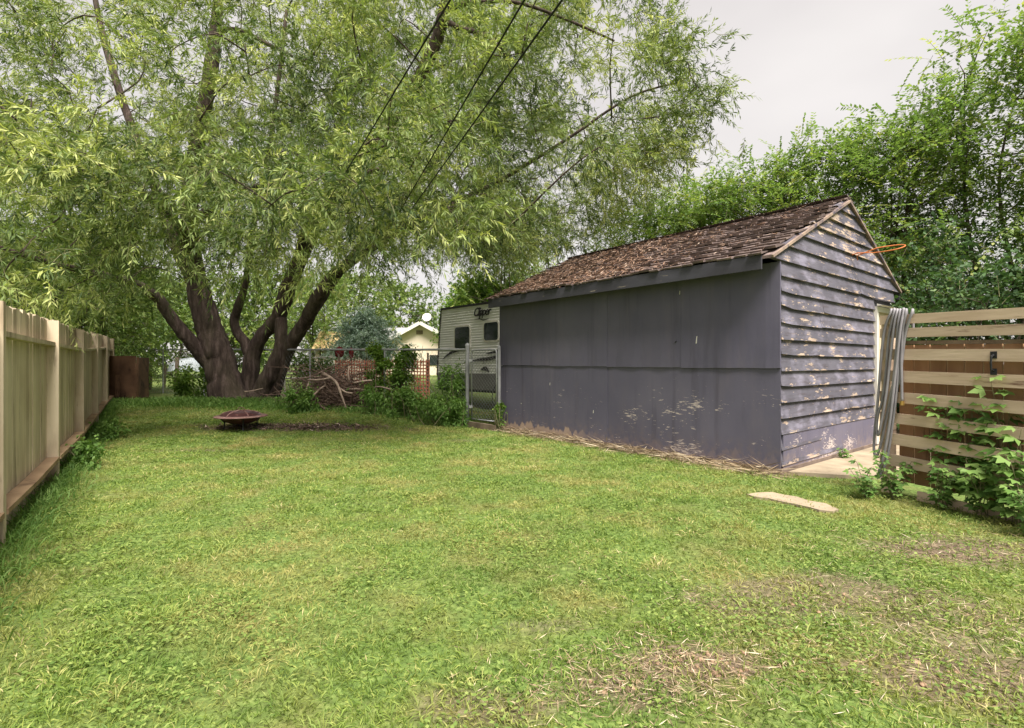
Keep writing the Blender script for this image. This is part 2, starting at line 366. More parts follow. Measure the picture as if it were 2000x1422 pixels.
ys = np.concatenate([-np.geomspace(300, 2, 12), np.arange(-1, 1.6, .4), np.arange(1.6, 4.5, .07), np.arange(4.5, 16, .11), np.geomspace(16.2, 1200, 34)])
GX, GY = np.meshgrid(xs, ys); near = ((np.abs(GX) < 15) & (GY > -1) & (GY < 18))
GZ = ground(GX, GY)+near*(vnoise(GX, GY, 1.1, 3)*.012+vnoise(GX, GY, 6, 2)*.007)
lx, ly = shed_local(GX, GY)
nx, ny = len(xs), len(ys); idx = np.arange(nx*ny).reshape(ny, nx)
FQ = np.stack([idx[:-1, :-1], idx[:-1, 1:], idx[1:, 1:], idx[1:, :-1]], -1).reshape(-1, 4)
gm = bpy.data.meshes.new('ground'); gm.from_pydata(np.stack([GX, GY, GZ], -1).reshape(-1, 3).tolist(), [], FQ.tolist())
ba = gm.attributes.new('bare', 'FLOAT', 'POINT'); ba.data.foreach_set('value', (bare(GX, GY)*near).astype(np.float32).ravel())
gm.polygons.foreach_set('use_smooth', [True]*len(gm.polygons))
struct(obj('ground', gm, M['ground']))

# concrete pad by the shed door and the broken slab in the grass
def slab(name, poly, z, th, mat):
    n = len(poly); V = [(p[0], p[1], z) for p in poly]+[(p[0], p[1], z-th) for p in poly]
    Fc = [tuple(range(n)), tuple(range(2*n-1, n-1, -1))]+[((i+1) % n, i, n+i, n+(i+1) % n) for i in range(n)]
    return struct(obj(name, MB().add(V, Fc), mat))
def sl(x, y): p = SH+D2*x+D1*y; return (p[0], p[1])
slab('concrete_path', [sl(.05, -.06), sl(.35, -.55), sl(1.0, -1.25), sl(1.35, -1.35), sl(2.2, -1.15), sl(4.4, -1.2), sl(4.4, -.06)], .045, .1, M['concrete'])
slab('paving_slab', [px(x_, y_, F*1.285/(y_-CY))[:2] for (x_, y_) in ((1458, 967), (1480, 964), (1508, 963), (1530, 968), (1556, 972), (1580, 980), (1612, 985), (1638, 997), (1626, 1001), (1600, 998), (1578, 992), (1550, 986), (1520, 980), (1500, 975), (1474, 972))], .026, .08, M['concrete'])

# ------------------------------------------------------------------ garden shed
SHED = thing('garden_shed', 'weathered blue grey wooden shed with plywood side, clapboard gable and mossy shingle roof', 'shed', (SH[0], SH[1], 0), math.atan2(D2[1], D2[0]))
LEN = 5.4; WID = 4.2; RX = 2.1; RZ = 3.66; EX = -.25; EZ = 2.57; SL = (RZ-EZ)/(RX-EX)
def sobj(name, mb, mat, parent=SHED, **k): return obj(name, mb, mat, parent, ws=False, **k)
mb = MB().box(.03, WID-.03, .05, LEN-.03, .02, 2.42); sobj('wall', mb, M['fascia'])
mb = MB()
V = [(.0, .06, 2.4), (WID, .06, 2.4), (RX, .06, RZ-.1), (0, LEN-.04, 2.4), (WID, LEN-.04, 2.4), (RX, LEN-.04, RZ-.1)]
mb.add(V, [(0,1,2), (5,4,3), (0,2,5,3), (1,4,5,2), (0,3,4,1)]); sobj('gable_wall', mb, M['fascia'])
sobj('foundation', MB().box(-.02, WID+.02, -.015, LEN+.02, -.1, .07), M['found'])
def panel(y0, y1, z0, z1, off, warp=0.0):
    n = 8; V = []; Fc = []
    for i in range(n+1):
        y = y0+(y1-y0)*i/n; b = warp*math.sin(i*1.9+y0*3)*.5+warp*.5
        for (x, z) in ((0, z1), (0, z0), (-off-.010, z1), (-off-.010-abs(b), z0+random.uniform(-.004, .004))): V.append((x, y, z))
    for i in range(n):
        a = i*4; b = a+4; Fc += [(a+2, a+3, b+3, b+2), (a+3, a+1, b+1, b+3), (a, a+2, b+2, b)]
    Fc += [(0, 1, 3, 2), (n*4+2, n*4+3, n*4+1, n*4)]
    sobj('plywood_panel', MB().add(V, Fc), M['ply'])
panel(.0, 2.62, .03, 1.262, .0); panel(2.626, 3.94, .03, 1.268, .003); panel(3.946, LEN, .05, 1.27, .0)
panel(.0, 1.31, 1.25, 2.5, .014, .010); panel(1.314, 2.62, 1.254, 2.5, .013, .012); panel(2.624, 3.94, 1.262, 2.5, .014, .008); panel(3.944, LEN, 1.275, 2.5, .013, .006)
def yl(x): t = (x-CX)/F; return (SH[0]-t*SH[1])/(t*D1[1]-D1[0])
def zl_(x, y): return CAMH+(CY-y)/F*(SH[1]+D1[1]*yl(x))
for (x, y, w, h, mt) in ((1363, 664, .02, .10, 'whitepaint'), (1322, 668, .03, .022, 'blackiron'), (1160, 804, .012, .05, 'whitepaint'), (1075, 750, .008, .05, 'whitepaint'), (1330, 572, .008, .05, 'whitepaint'), (1019, 788, .016, .016, 'whitepaint')):  # pale scuffs; the black patch paints the dark inside a small hole
    yc, zc = yl(x), zl_(x, y); o_ = .036 if zc > 1.27 else .016
    sobj('scuff_hole_mark', MB().add([(-o_, yc-w/2, zc+h/2), (-o_, yc, zc+h/2.3), (-o_, yc+w/2, zc-h/2), (-o_, yc-w*.1, zc-h/2.2), (-o_+.02, yc-w/2, zc+h/2), (-o_+.02, yc, zc+h/2.3), (-o_+.02, yc+w/2, zc-h/2), (-o_+.02, yc-w*.1, zc-h/2.2)], [(0,1,2,3), (0,4,5,1), (1,5,6,2), (2,6,7,3), (3,7,4,0)]), M[mt])
# clapboards on the gable
def rake_x(z):  # left and right limits of the gable at height z
    if z <= EZ: return (None, None)
    d = (z-EZ)/SL; return EX+d, 2*RX-EX-d
def clap(x0, x1, z0, z1, x0t=None, x1t=None, chip=.0012, drop=0.0):
    n = max(3, int((x1-x0)/.28)); V = []; Fc = []
    x0t = x0 if x0t is None else x0t; x1t = x1 if x1t is None else x1t
    for i in range(n+1):
        t = i/n; xb = x0+(x1-x0)*t; xt = x0t+(x1t-x0t)*t
        zb = z0+random.uniform(-chip, chip)+drop*t
        if i == 0 and random.random() < .3: zb += random.uniform(.01, .035)
        V += [(xt, 0.045, z1+drop*t), (xb, 0.045, zb), (xt, .026, z1+drop*t), (xb, -.012-random.uniform(0, .002), zb)]
    for i in range(n):
        a = i*4; b = a+4; Fc += [(a+2, a+3, b+3, b+2), (a+3, a+1, b+1, b+3), (a, a+2, b+2, b)]
    Fc += [(0, 1, 3, 2), (n*4+2, n*4+3, n*4+1, n*4)]
    sobj('clapboard', MB().add(V, Fc), M['clap'])
EXPO = .186; z = .10; i = 0; DOORX = 3.24; DOORZ = 2.2
while z < RZ-.06:
    zt = z+EXPO+.028
    if z < EZ-.12:
        xr = DOORX if z < DOORZ-.03 else WID
        if i == 0: clap(0, 1.9, z, zt, drop=.02)
        elif i == 1: clap(0, 1.15, z, zt-.06, drop=.03)
        elif i in (4, 7, 9, 10, 3, 12):
            s_ = {4: 1.9, 7: 1.05, 9: 1.2, 10: 1.25, 3: 2.1, 12: 2.6}[i]+random.uniform(-.06, .06)
            clap(-.006, s_, z, zt, drop=random.uniform(-.005, .012)); clap(s_+.005, xr, z+random.uniform(-.008, .008), zt)
        else: clap(random.uniform(-.012, .004), xr-random.uniform(0, .05), z, zt, drop=random.uniform(-.004, .008))
    else:
        zz = max(z, EZ+.005) if z < EZ else z
        l0, r0 = rake_x(max(z, EZ+.001)); zt2 = min(zt, RZ-.012); l1, r1 = rake_x(zt2)
        clap(l0+.02, r0-.02, z, zt2, l1+.02, max(r1-.02, l1+.03))
    z += EXPO; i += 1
sobj('patch_panel', MB().box(.05, DOORX-.03, -.004, .03, .06, .50), M['ply'])
# roof
roof = sobj('roof', MB().add([(EX, -.015, EZ-.02), (RX, -.015, RZ-.02), (2*RX-EX, -.015, EZ-.02), (EX, LEN+.05, EZ-.02), (RX, LEN+.05, RZ-.02), (2*RX-EX, LEN+.05, EZ-.02),
       (EX, -.015, EZ-.055), (RX, -.015, RZ-.055), (2*RX-EX, -.015, EZ-.055), (EX, LEN+.05, EZ-.055), (RX, LEN+.05, RZ-.055), (2*RX-EX, LEN+.05, EZ-.055)],
       [(0,1,4,3), (1,2,5,4), (9,10,7,6), (10,11,8,7), (0,6,7,1), (1,7,8,2), (4,10,9,3), (5,11,10,4), (3,9,6,0), (2,8,11,5)]), M['shingle'])
sobj('fascia', MB().box(EX-.028, EX-.002, .10, LEN+.03, EZ-.175, EZ-.008), M['fascia'])
sobj('fascia', MB().box(2*RX-EX+.002, 2*RX-EX+.028, -.01, LEN+.03, EZ-.165, EZ-.01), M['fascia'])
for sg in (0, 1):
    a = (EX-.02, -.026, EZ-.045) if sg == 0 else (2*RX-EX+.02, -.026, EZ-.045)
    sobj('rake_trim', MB().bar(a, (RX+(-.002 if sg == 0 else .002), -.026, RZ-.045), .022, .032, (0, 0, 1)), M['trim'])
th = math.atan(SL)
def shingle_mesh(w, l, t, curl):
    V = []; n = 2
    for i in range(n+1):
        s = -l/2+l*i/n; zc = curl*(1-i/n)**2
        for x in (-w/2, w/2): V += [(s, x, t*(1.2-.8*i/n)+zc), (s, x, -.002+zc*.9)]
    Fc = []
    for i in range(n):
        a = i*4; b = a+4; Fc += [(a, b, b+2, a+2), (a, a+1, b+1, b), (a+2, b+2, b+3, a+3)]
    Fc += [(0, 2, 3, 1)]
    m = MB().add(V, Fc).mesh('shingle'); m.materials.append(M['shingle']); return m
SHM = [shingle_mesh(random.uniform(.13, .2), .26, .016, random.uniform(0, .022)) for _ in range(9)]
allsh = []
slope_len = math.hypot(RX-EX, RZ-EZ); expo = .135; nr = int(slope_len/expo)+1
for r in range(nr):
    y = -.02+random.uniform(0, .12)
    while y < LEN+.06:
        w = random.uniform(.13, .19); allsh.append((r, y+w/2, w)); y += w+.006
def sh_tf(r, y, sidex):
    u = .09+r*expo+random.uniform(-.018, .018); u = min(u, slope_len-.03)
    xx = EX+u*math.cos(th); zz = EZ+u*math.sin(th)
    if sidex: xx = 2*RX-xx
    return xx, zz
allsh.sort(key=lambda q: (q[1]*1.0-q[0]*.12))
litter_far = MB()
for n_, (r, y, w) in enumerate(allsh):
    xx, zz = sh_tf(r, y, 0); tilt = -th+random.uniform(.05, .11); rzj = random.uniform(-.05, .05)
    Mx = Matrix.Translation((xx, y, zz)) @ Matrix.Rotation(tilt, 4, 'Y') @ Matrix.Rotation(rzj, 4, 'Z')
    me = random.choice(SHM)
    if n_ < 300:
        o = bpy.data.objects.new('shingle', me); col.objects.link(o); o.parent = roof; o.matrix_basis = Mx
    else:
        litter_far.add([Mx @ v.co for v in me.vertices], [tuple(p.vertices) for p in me.polygons])
o = sobj('shingle_field', litter_far, M['shingle'], roof, kind='stuff')
mb = MB()
for (r, y, w) in allsh:
    xx, zz = sh_tf(r, y, 1); Mx = Matrix.Translation((xx, y, zz)) @ Matrix.Rotation(math.pi, 4, 'Z') @ Matrix.Rotation(-th+.08, 4, 'Y')
    me = SHM[0]; mb.add([Mx @ v.co for v in me.vertices], [tuple(p.vertices) for p in me.polygons])
sobj('shingle_field', mb, M['shingle'], roof, kind='stuff')
for k_ in range(24):
    y = k_*.235; sobj('ridge_cap', MB().add([(RX-.11, y-.01, RZ-.03), (RX, y-.01, RZ+.04), (RX+.11, y-.01, RZ-.03), (RX-.11, y+.25, RZ-.045), (RX, y+.25, RZ+.022), (RX+.11, y+.25, RZ-.045)],
        [(0,1,4,3), (1,2,5,4), (0,2,1)]), M['shingle'], roof)
# door in the gable
sobj('door_frame', MB().box(DOORX-.02, DOORX+.06, -.035, .05, .05, DOORZ).box(WID-.12, WID-.04, -.035, .05, .05, DOORZ).box(DOORX+.061, WID-.121, -.035, .05, DOORZ-.08, DOORZ), M['whitepaint'])
dr = sobj('door', MB().box(DOORX+.062, WID-.122, .0, .045, .05, DOORZ-.081), M['door'])
sobj('door_handle', MB().tube([(WID-.2, -.0, 1.0), (WID-.2, -.05, 1.0), (WID-.27, -.055, 1.0)], .012, 6), M['brass'], dr)
sobj('door_hood', MB().add([(DOORX-.03, -.035, DOORZ+.04), (WID-.03, -.035, DOORZ+.04), (WID-.03, -.12, DOORZ+.01), (DOORX-.03, -.12, DOORZ+.01), (DOORX-.03, -.035, DOORZ+.01), (WID-.03, -.035, DOORZ+.01)],
     [(0,3,2,1), (4,5,2,3), (0,4,3), (1,2,5)]), M['whitepaint'])
# dry willow litter on the roof
def shed_world(P): return np.stack([SH[0]+P[:, 0]*D2[0]+P[:, 1]*D1[0], SH[1]+P[:, 0]*D2[1]+P[:, 1]*D1[1], P[:, 2]], -1)
n = 9000; yy = LEN*(.02+.98*rng.random(n)**.75); u = slope_len*rng.random(n)**1.25
keep = rng.random(n) < np.clip(.05+1.25*ss(.8, 3.6, yy)*(.35+.65*ss(2.6, .5, u))+vnoise(yy, u, 2.2, .8)*.35, .02, 1)
yy, u = yy[keep], u[keep]; n = len(u)
P = np.stack([EX+.01+u*math.cos(th), yy, EZ+.032+u*math.sin(th)+rng.random(n)*.03], -1)
a = rng.uniform(0, 6.28, n); dd = np.stack([np.cos(a)*math.cos(th), np.sin(a), np.cos(a)*math.sin(th)+rng.normal(size=n)*.22+.05], -1)
quads('leaf_litter', leafq(shed_world(P), nrm(np.stack([dd[:, 0]*D2[0]+dd[:, 1]*D1[0], dd[:, 0]*D2[1]+dd[:, 1]*D1[1], dd[:, 2]], -1)), rng.uniform(.04, .14, n), rng.uniform(.006, .014, n), .6), M['rooflitter'], None, rng.random(n))
stuff(bpy.data.objects['leaf_litter'], 'reddish dry willow leaves littered over the shed roof', 'leaf litter')

# orange cord hung on the gable
def shw(x, y, z): p = SH+D2*x+D1*y; return (p[0], p[1], z)
pts = [shw(2.22, -.01, 2.87), shw(2.25, -.08, 2.89)]
for t in np.linspace(-.9, .9, 15):
    pts.append(shw(2.30+.10*math.sin(t*math.pi*.9), -.12-.50*math.cos(t*math.pi/2)**.6, 2.90+.05*math.sin(t*2.4)))
pts += [shw(2.30, -.05, 2.86), shw(2.33, -.05, 2.80)]
co = tag(obj('extension_cord', MB().tube(pts, .0085, 6), M['cord'], smooth=True), 'orange cord loop jutting out from the clapboard gable', 'cord')

# ------------------------------------------------------------------ left board fence
FD = np.array([-.574, .819]); FN = np.array([.819, .574])
def fpt(Y, off=0.0): return np.array([-.7008*Y-1.0845, Y])+FN*off
FEN = thing('board_fence', 'tan painted board fence with square posts and two rails beside the lawn', 'fence', (*fpt(5.71), 0))
fang = math.atan2(FD[1], FD[0])
postY = [5.71+2.14*i for i in range(-2, 5)]
def ftop(Y): return 1.80+.02*(Y-5.7)+.05*ss(9.5, 10.5, Y)
for i, Y in enumerate(postY):
    p = fpt(Y, .0); g = gz(*p); w = .05
    m = MB().box(-w, w, -w, w, 0, ftop(Y)-.02-g)
    m.v = [(x+random.uniform(-.003, .003), y+random.uniform(-.003, .003), zz+g-.06*(zz < .1)) for (x, y, zz) in m.v]
    o = obj('post', m, M['fence'], FEN); o.matrix_parent_inverse = FEN.matrix_basis.inverted(); o.location = (p[0], p[1], 0); o.rotation_euler.z = fang
BM = []
for v in range(6):
    n = 6; V = []; Fc = []
    for i in range(n+1):
        zz = i/n; wv = random.uniform(-.003, .003)
        V += [(-.070+wv, -.010, zz), (.070+wv, -.010, zz), (.070+wv, .010, zz), (-.070+wv, .010, zz)]
    for j in (n*4, n*4+1, n*4+2, n*4+3): V[j] = (V[j][0], V[j][1], 1+random.uniform(-.010, .006))
    for i in range(n):
        a = i*4
        for q in range(4): Fc.append((a+q, a+(q+1) % 4, a+4+(q+1) % 4, a+4+q))
    Fc += [(3, 2, 1, 0), (n*4, n*4+1, n*4+2, n*4+3)]
    m = MB().add(V, Fc).mesh('board'); m.materials.append(M['fence']); BM.append(m)
tot = (postY[-1]-postY[0])/.819; nb = int(tot/.146)
for i in range(nb):
    Y = postY[0]+(i+.5)*.146*.819; p = fpt(Y, -.062+random.uniform(-.004, .004)); g = gz(*p)
    o = bpy.data.objects.new('board', BM[i % 6]); finish(o, FEN, True); o.location = (p[0], p[1], g+.01)
    o.rotation_euler = (0, random.uniform(-.006, .006), fang); o.scale = (1, 1, ftop(Y)-g-.01+random.uniform(-.015, .01))
for i in range(len(postY)-1):
    Ya, Yb = postY[i], postY[i+1]; t_ = .05*.819/(Yb-Ya)
    for (zr, w, h, off, mt) in ((.255, .11, .04, .005, 'rail'), (1.52, .075, .04, -.012, 'fence')):
        a = fpt(Ya+.05, off); b = fpt(Yb-.045, off)
        za = zr+.6*gz(*a); zb = zr+.6*gz(*b)
        mid = (a+b)/2; m = MB()
        pa = (a[0], a[1], za); pb = (b[0], b[1], zb); pc = (mid[0], mid[1], (za+zb)/2-random.uniform(.0, .015))
        m.bar(pa, pc, w, h).bar(pc, pb, w, h); obj('rail', m, M[mt], FEN)
# old brown panels at the far end of the fence
e = fpt(14.4, .0); cb = thing('compost_bin', 'dark brown plywood bin at the far end of the tan fence', 'bin', (e[0], e[1], gz(*e)))
g = gz(*e)
def irr_panel(a, b, z0, z1, t):
    a = Vector(a); b = Vector(b); d = (b-a).normalized(); nn = Vector((-d.y, d.x, 0)); V = []; n = 7; out = []
    for i in range(n+1): out.append((b+d*random.uniform(-.03, .04), z0+(z1-z0)*i/n))
    ring = [(a, z0), *out, (a, z1)]
    V = [(*(p+nn*(-t/2)).to_2d(), zz) for p, zz in ring]+[(*(p+nn*(t/2)).to_2d(), zz) for p, zz in ring]; k_ = len(ring)
    return MB().add(V, [tuple(range(k_)), tuple(range(2*k_-1, k_-1, -1))]+[((i+1) % k_, i, k_+i, k_+(i+1) % k_) for i in range(k_)])
pa = px(212, 0, 14.2); pb = px(266, 0, 14.0)
obj('front_panel', irr_panel((pa[0], 14.2, 0), (pb[0], 14.0, 0), g-.05, g+1.24, .05), M['brownboard'], cb)
obj('side_panel', irr_panel((pb[0], 14.05, 0), (pb[0]-.25, 14.8, 0), g-.05, g+1.2, .05), M['brownboard'], cb)
obj('stake', MB().box(pb[0]-.52, pb[0]-.44, 13.93, 14.0, g-.05, g+.72), M['brownboard'], cb)

# ------------------------------------------------------------------ right slat fence with hose
QD = Vector((.38, -.925, 0)).normalized(); QO = Vector((3.79, 5.15, 0)); QN = Vector((-.925, -.38, 0)).normalized()
def q(s, off, z): v = QO+QD*s+QN*off; return (v.x, v.y, z-.028*s)
SLF = thing('slat_fence', 'pale horizontal slat fence backed by brown upright boards beside the shed', 'fence', tuple(QO))
for (z0, z1) in ((1.70, 1.79), (1.57, 1.66), (1.345, 1.45), (1.125, 1.235), (.915, 1.02), (.71, .81), (.50, .61), (.29, .40)):
    zc = (z0+z1)/2+random.uniform(-.004, .004); j = random.uniform(-.006, .006)
    obj('slat', MB().bar(q(-.10, .0, zc+j), q(2.6, .0, zc-j), .022, z1-z0), M['slat'], SLF)
obj('rail', MB().bar(q(.05, -.10, 1.515), q(2.6, -.10, 1.515), .04, .035), M['post'], SLF)
obj('bottom_board', MB().bar(q(.25, .015, .05), q(1.0, .03, .045), .03, .09), M['slat'], SLF)
for s in (-.06, 1.12, 2.4): obj('post', MB().bar(q(s, -.062, -.1), q(s, -.062, 1.78), .09, .09, QD), M['slat'] if s < 0 else M['backboard'], SLF)
s = .06
while s < 2.5:
    obj('board', MB().bar(q(s, -.15+random.uniform(-.003, .003), .12), q(s, -.15, 1.495+random.uniform(-.006, .006)), .128, .02, QN), M['backboard'], SLF); s += .139
hd = MB().tube([q(.83, .015, 1.40), q(.83, .05, 1.385), q(.83, .055, 1.33), q(.83, .05, 1.275), q(.83, .015, 1.262)], .009, 6)
hd.bar(q(.83, .014, 1.43), q(.83, .014, 1.37), .045, .006, QN).bar(q(.83, .014, 1.285), q(.83, .014, 1.23), .045, .006, QN)
obj('handle', hd, M['blackiron'], SLF)
HOSE = thing('garden_hose', 'grey garden hose looped over the left end of the slat fence', 'hose', q(.05, 0, 1.8))
def hs(zx, zy, off):
    x = 1660+zx/3.74; y = 580+zy/3.74
    # intersect the pixel ray with the vertical plane standing off the fence face by off
    d = Vector(((x-CX)/F, 1, (CY-y)/F)); o = QO+QN*off; t = o.dot(QN)/d.dot(QN)
    return (d.x*t, t, CAMH+d.z*t)
def smooth(pts, n=6):
    out = []; P = [Vector(p) for p in pts]
    for i in range(len(P)-1):
        p0, p1, p2, p3 = P[max(i-1, 0)], P[i], P[i+1], P[min(i+2, len(P)-1)]
        for j in range(n):
            t = j/n; out.append(.5*((2*p1)+(p2-p0)*t+(2*p0-5*p1+4*p2-p3)*t*t+(3*p1-p0-3*p2+p3)*t**3))
    out.append(P[-1]); return out
def over(zx, o=.03):  # the bend across the top of the fence
    a = hs(zx, 112, o); return [hs(zx+8, 300, -.05), hs(zx+4, 120, -.045), tuple(Vector(hs(zx+2, 92, -.005))), a]
strands = [
    over(300)+[hs(255, 230, .03), hs(228, 450, .035), hs(205, 750, .035), hs(180, 1000, .04), hs(176, 1120, .045), hs(192, 1165, .045), hs(222, 1090, .04), hs(262, 900, .04), hs(312, 650, .06), hs(338, 400, .05), hs(352, 200, .045)]+over(366)[::-1],
    over(322)+[hs(284, 300, .03), hs(262, 560, .035), hs(235, 760, .045), hs(205, 860, .05), hs(195, 960, .06), hs(205, 1010, .07), hs(225, 940, .075), hs(268, 690, .07), hs(300, 400, .05), hs(325, 200, .045)]+over(345)[::-1],
    over(390)+[hs(362, 350, .03), hs(345, 640, .035), hs(308, 950, .04), hs(272, 1170, .045), hs(228, 1290, .05), hs(207, 1318, .05), hs(214, 1270, .075), hs(262, 1090, .08), hs(298, 860, .075), hs(332, 560, .06), hs(366, 250, .06)]+over(392)[::-1],
    over(410)+[hs(388, 230, .03), hs(376, 430, .03), hs(378, 600, .03), hs(381, 765, .03)],
    over(455)+[hs(425, 190, .03), hs(402, 285, .02), hs(385, 420, .02), hs(362, 640, .02)]]
for s_ in strands: obj('hose_loop', MB().tube(smooth(s_, 5), .0125, 8), M['hose'], HOSE, smooth=True)
a = Vector(hs(381, 765, .03)); obj('coupling', MB().tube([a+Vector((0, 0, .006)), a-Vector((0, 0, .012)), a-Vector((0, 0, .013)), a-Vector((0, 0, .035))], [.018, .018, .021, .021], 10), M['brass'], HOSE)

# ------------------------------------------------------------------ chain link fence and gate
CA = np.array([-.93, 10.75]); CB = np.array([-12.9, 18.0])
def clp(t): return CA+(CB-CA)*t
def railz(t): return 1.60+.20*t if t < 1 else 1.8
CLF = thing('chain_link_fence', 'galvanised chain link fence with top rail behind the big willow', 'fence', (CA[0], CA[1], 0))
for t in (0, .17, .36, .54, .72, .9):
    p = clp(t); g = gz(*p); r = .042 if t == 0 else .024
    m = MB().tube([(p[0], p[1], g-.1), (p[0], p[1], railz(t)+(.08 if t == 0 else 0.0))], r, 8)
    if t == 0: m.tube([(p[0], p[1], railz(0)+.08), (p[0], p[1], railz(0)+.11), (p[0], p[1], railz(0)+.145)], [.052, .045, .006], 8)
    obj('post', m, M['galv'], CLF)
p0, p1 = clp(0), clp(1)
obj('top_rail', MB().tube([(p0[0], p0[1], railz(0)), (p1[0], p1[1], railz(1))], .024, 8), M['galv'], CLF)
def chain(P0, P1, z0a, z0b, z1a, z1b, cell=.06, r=.0022, n=3):
    P0 = np.array(P0, float); P1 = np.array(P1, float); L = np.linalg.norm(P1-P0); nc = int(L/cell); mb = MB(); rows = int(((z1a-z0a)+(z1b-z0b))/2/cell)
    for sgn in (0, 1):
        for c0 in range(-rows, nc, 2):
            # one diagonal wire across the net
            pts = []
            for kk in (0, rows):
                u = (c0+(kk if sgn == 0 else rows-kk))*1.0/nc; pts.append((u, kk/rows))
            (ua, va), (ub, vb) = pts
            def cl(u0, v0, u1, v1):
                lo, hi = 0., 1.
                for (pp, dp) in ((u0, u1-u0),):
                    if dp > 0: lo = max(lo, -pp/dp); hi = min(hi, (1-pp)/dp)
                    elif dp < 0: lo = max(lo, (1-pp)/dp); hi = min(hi, -pp/dp)
                return lo, hi
            lo, hi = cl(ua, va, ub, vb)
            if hi-lo < .01: continue
            w = []
            for tt in (lo, hi):
                u = ua+(ub-ua)*tt; v = va+(vb-va)*tt; b = P0+(P1-P0)*u; zl = z0a+(z0b-z0a)*u; zh = z1a+(z1b-z1a)*u
                w.append((b[0], b[1]+(.003 if sgn else -.003), zl+(zh-zl)*v))
            mb.tube(w, r, n)
    return mb
obj('wire_mesh', chain(p0, p1, gz(*p0)+.05, gz(*p1)+.02, railz(0)-.02, railz(1)-.02, .07, .002), M['wire'], CLF, kind='stuff')
GA = np.array([-.86, 10.62]); GB = np.array([-.25, 10.05])
GT = thing('chain_link_gate', 'narrow chain link gate between its post and the shed corner', 'gate', (GA[0], GA[1], 0))
gd = (GB-GA)/np.linalg.norm(GB-GA); gA = GA+gd*.04; gB = GB-gd*.07
fr = MB(); zt = 1.585; zb = .17
fr.tube([(gA[0], gA[1], zb), (gA[0], gA[1], zt-.06), (*(gA+gd*.02), zt-.015), (*(gA+gd*.07), zt), (*(gB-gd*.07), zt), (*(gB-gd*.02), zt-.015), (gB[0], gB[1], zt-.06), (gB[0], gB[1], zb)], .018, 8)
fr.tube([(gA[0], gA[1], zb), (gB[0], gB[1], zb)], .016, 6); obj('frame', fr, M['galv'], GT, smooth=True)
obj('wire_mesh', chain(gA, gB, zb, zb, zt, zt, .042, .0026, 4), M['wire'], GT, kind='stuff')
obj('post', MB().tube([(GB[0], GB[1], -.1), (GB[0], GB[1], 1.62), (GB[0], GB[1], 1.66)], [.032, .032, .02], 8), M['galv'], GT)
for zz in (.4, 1.35): obj('hinge', MB().box(gA[0]-.05, gA[0]+.02, gA[1]-.03, gA[1]+.05, zz, zz+.05), M['galv'], GT)
obj('latch', MB().tube([(*(gB-gd*.02), 1.0), (*(gB+gd*.05), 1.02), (*(gB+gd*.07), .96)], .012, 6), M['blackiron'], GT)
tag(obj('timber_sill', MB().bar((GA[0]-.04, GA[1]-.12, .065), (GB[0]-.06, GB[1]-.14, .05), .06, .14), M['post']), 'weathered grey timber lying under the chain link gate', 'timber')

# ------------------------------------------------------------------ fire pit
fc = px(468, 848, 9.5); fc = np.array([fc[0], 9.55, gz(fc[0], 9.55)])
FP = thing('fire_pit', 'low round burgundy fire pit with spark screen near the willow', 'fire pit', tuple(fc))
obj('bowl', MB().lathe([(.02, .10), (.14, .105), (.26, .15), (.345, .235), (.36, .25), (.345, .25), (.25, .17), (.02, .12)], fc, 32), M['pitred'], FP, smooth=True)
obj('rim', MB().lathe([(.345, .245), (.44, .235), (.455, .245), (.44, .258), (.35, .268), (.345, .245)], fc, 36), M['pitrim'], FP, smooth=True)
sc = obj('spark_screen', MB().lathe([(.35, .266), (.31, .30), (.24, .326), (.14, .343), (.004, .349)], fc, 32), M['pitred'], FP, smooth=True)
for a in (.3, 1.35, 2.4):
    pts = [(fc[0]+math.cos(a)*r, fc[1]+math.sin(a)*r, fc[2]+z_) for r, z_ in ((-.35, .27), (-.3, .31), (-.2, .34), (0, .357), (.2, .34), (.3, .31), (.35, .27))]
    obj('strap', MB().tube(pts, .010, 6), M['pitrim'], sc)
obj('ring_handle', MB().tube([(fc[0]+.06*math.cos(t), fc[1], fc[2]+.375+.035*math.sin(t)) for t in np.linspace(0, 6.28, 13)], .007, 6), M['pitrim'], sc)
for k_ in range(4):
    a = .6+k_*math.pi/2; c_, s_ = math.cos(a), math.sin(a)
    obj('leg', MB().tube([(fc[0]+c_*.36, fc[1]+s_*.36, fc[2]+.25), (fc[0]+c_*.27, fc[1]+s_*.27, fc[2]+.15), (fc[0]+c_*.27, fc[1]+s_*.27, fc[2]+.06), (fc[0]+c_*.31, fc[1]+s_*.31, fc[2]-.02)], .012, 6), M['blackiron'], FP)
# chopped chips around the pit
n = 2600; X = rng.normal(-4.1, 1.15, n); Y = rng.normal(9.72, .20, n); k_ = bare(X, Y) > .25; X, Y = X[k_], Y[k_]; n = len(X)
a = rng.uniform(0, 6.28, n); dd = nrm(np.stack([np.cos(a), np.sin(a), rng.normal(size=n)*.25], -1))
stuff(quads('wood_chips', leafq(np.stack([X, Y, ground(X, Y)+.012+rng.random(n)*.025], -1), dd, rng.uniform(.03, .13, n), rng.uniform(.01, .035, n), .8), M['chips'], None, rng.random(n)**1.6), 'brown wood chips and bark on the bare soil by the fire pit', 'wood chips')

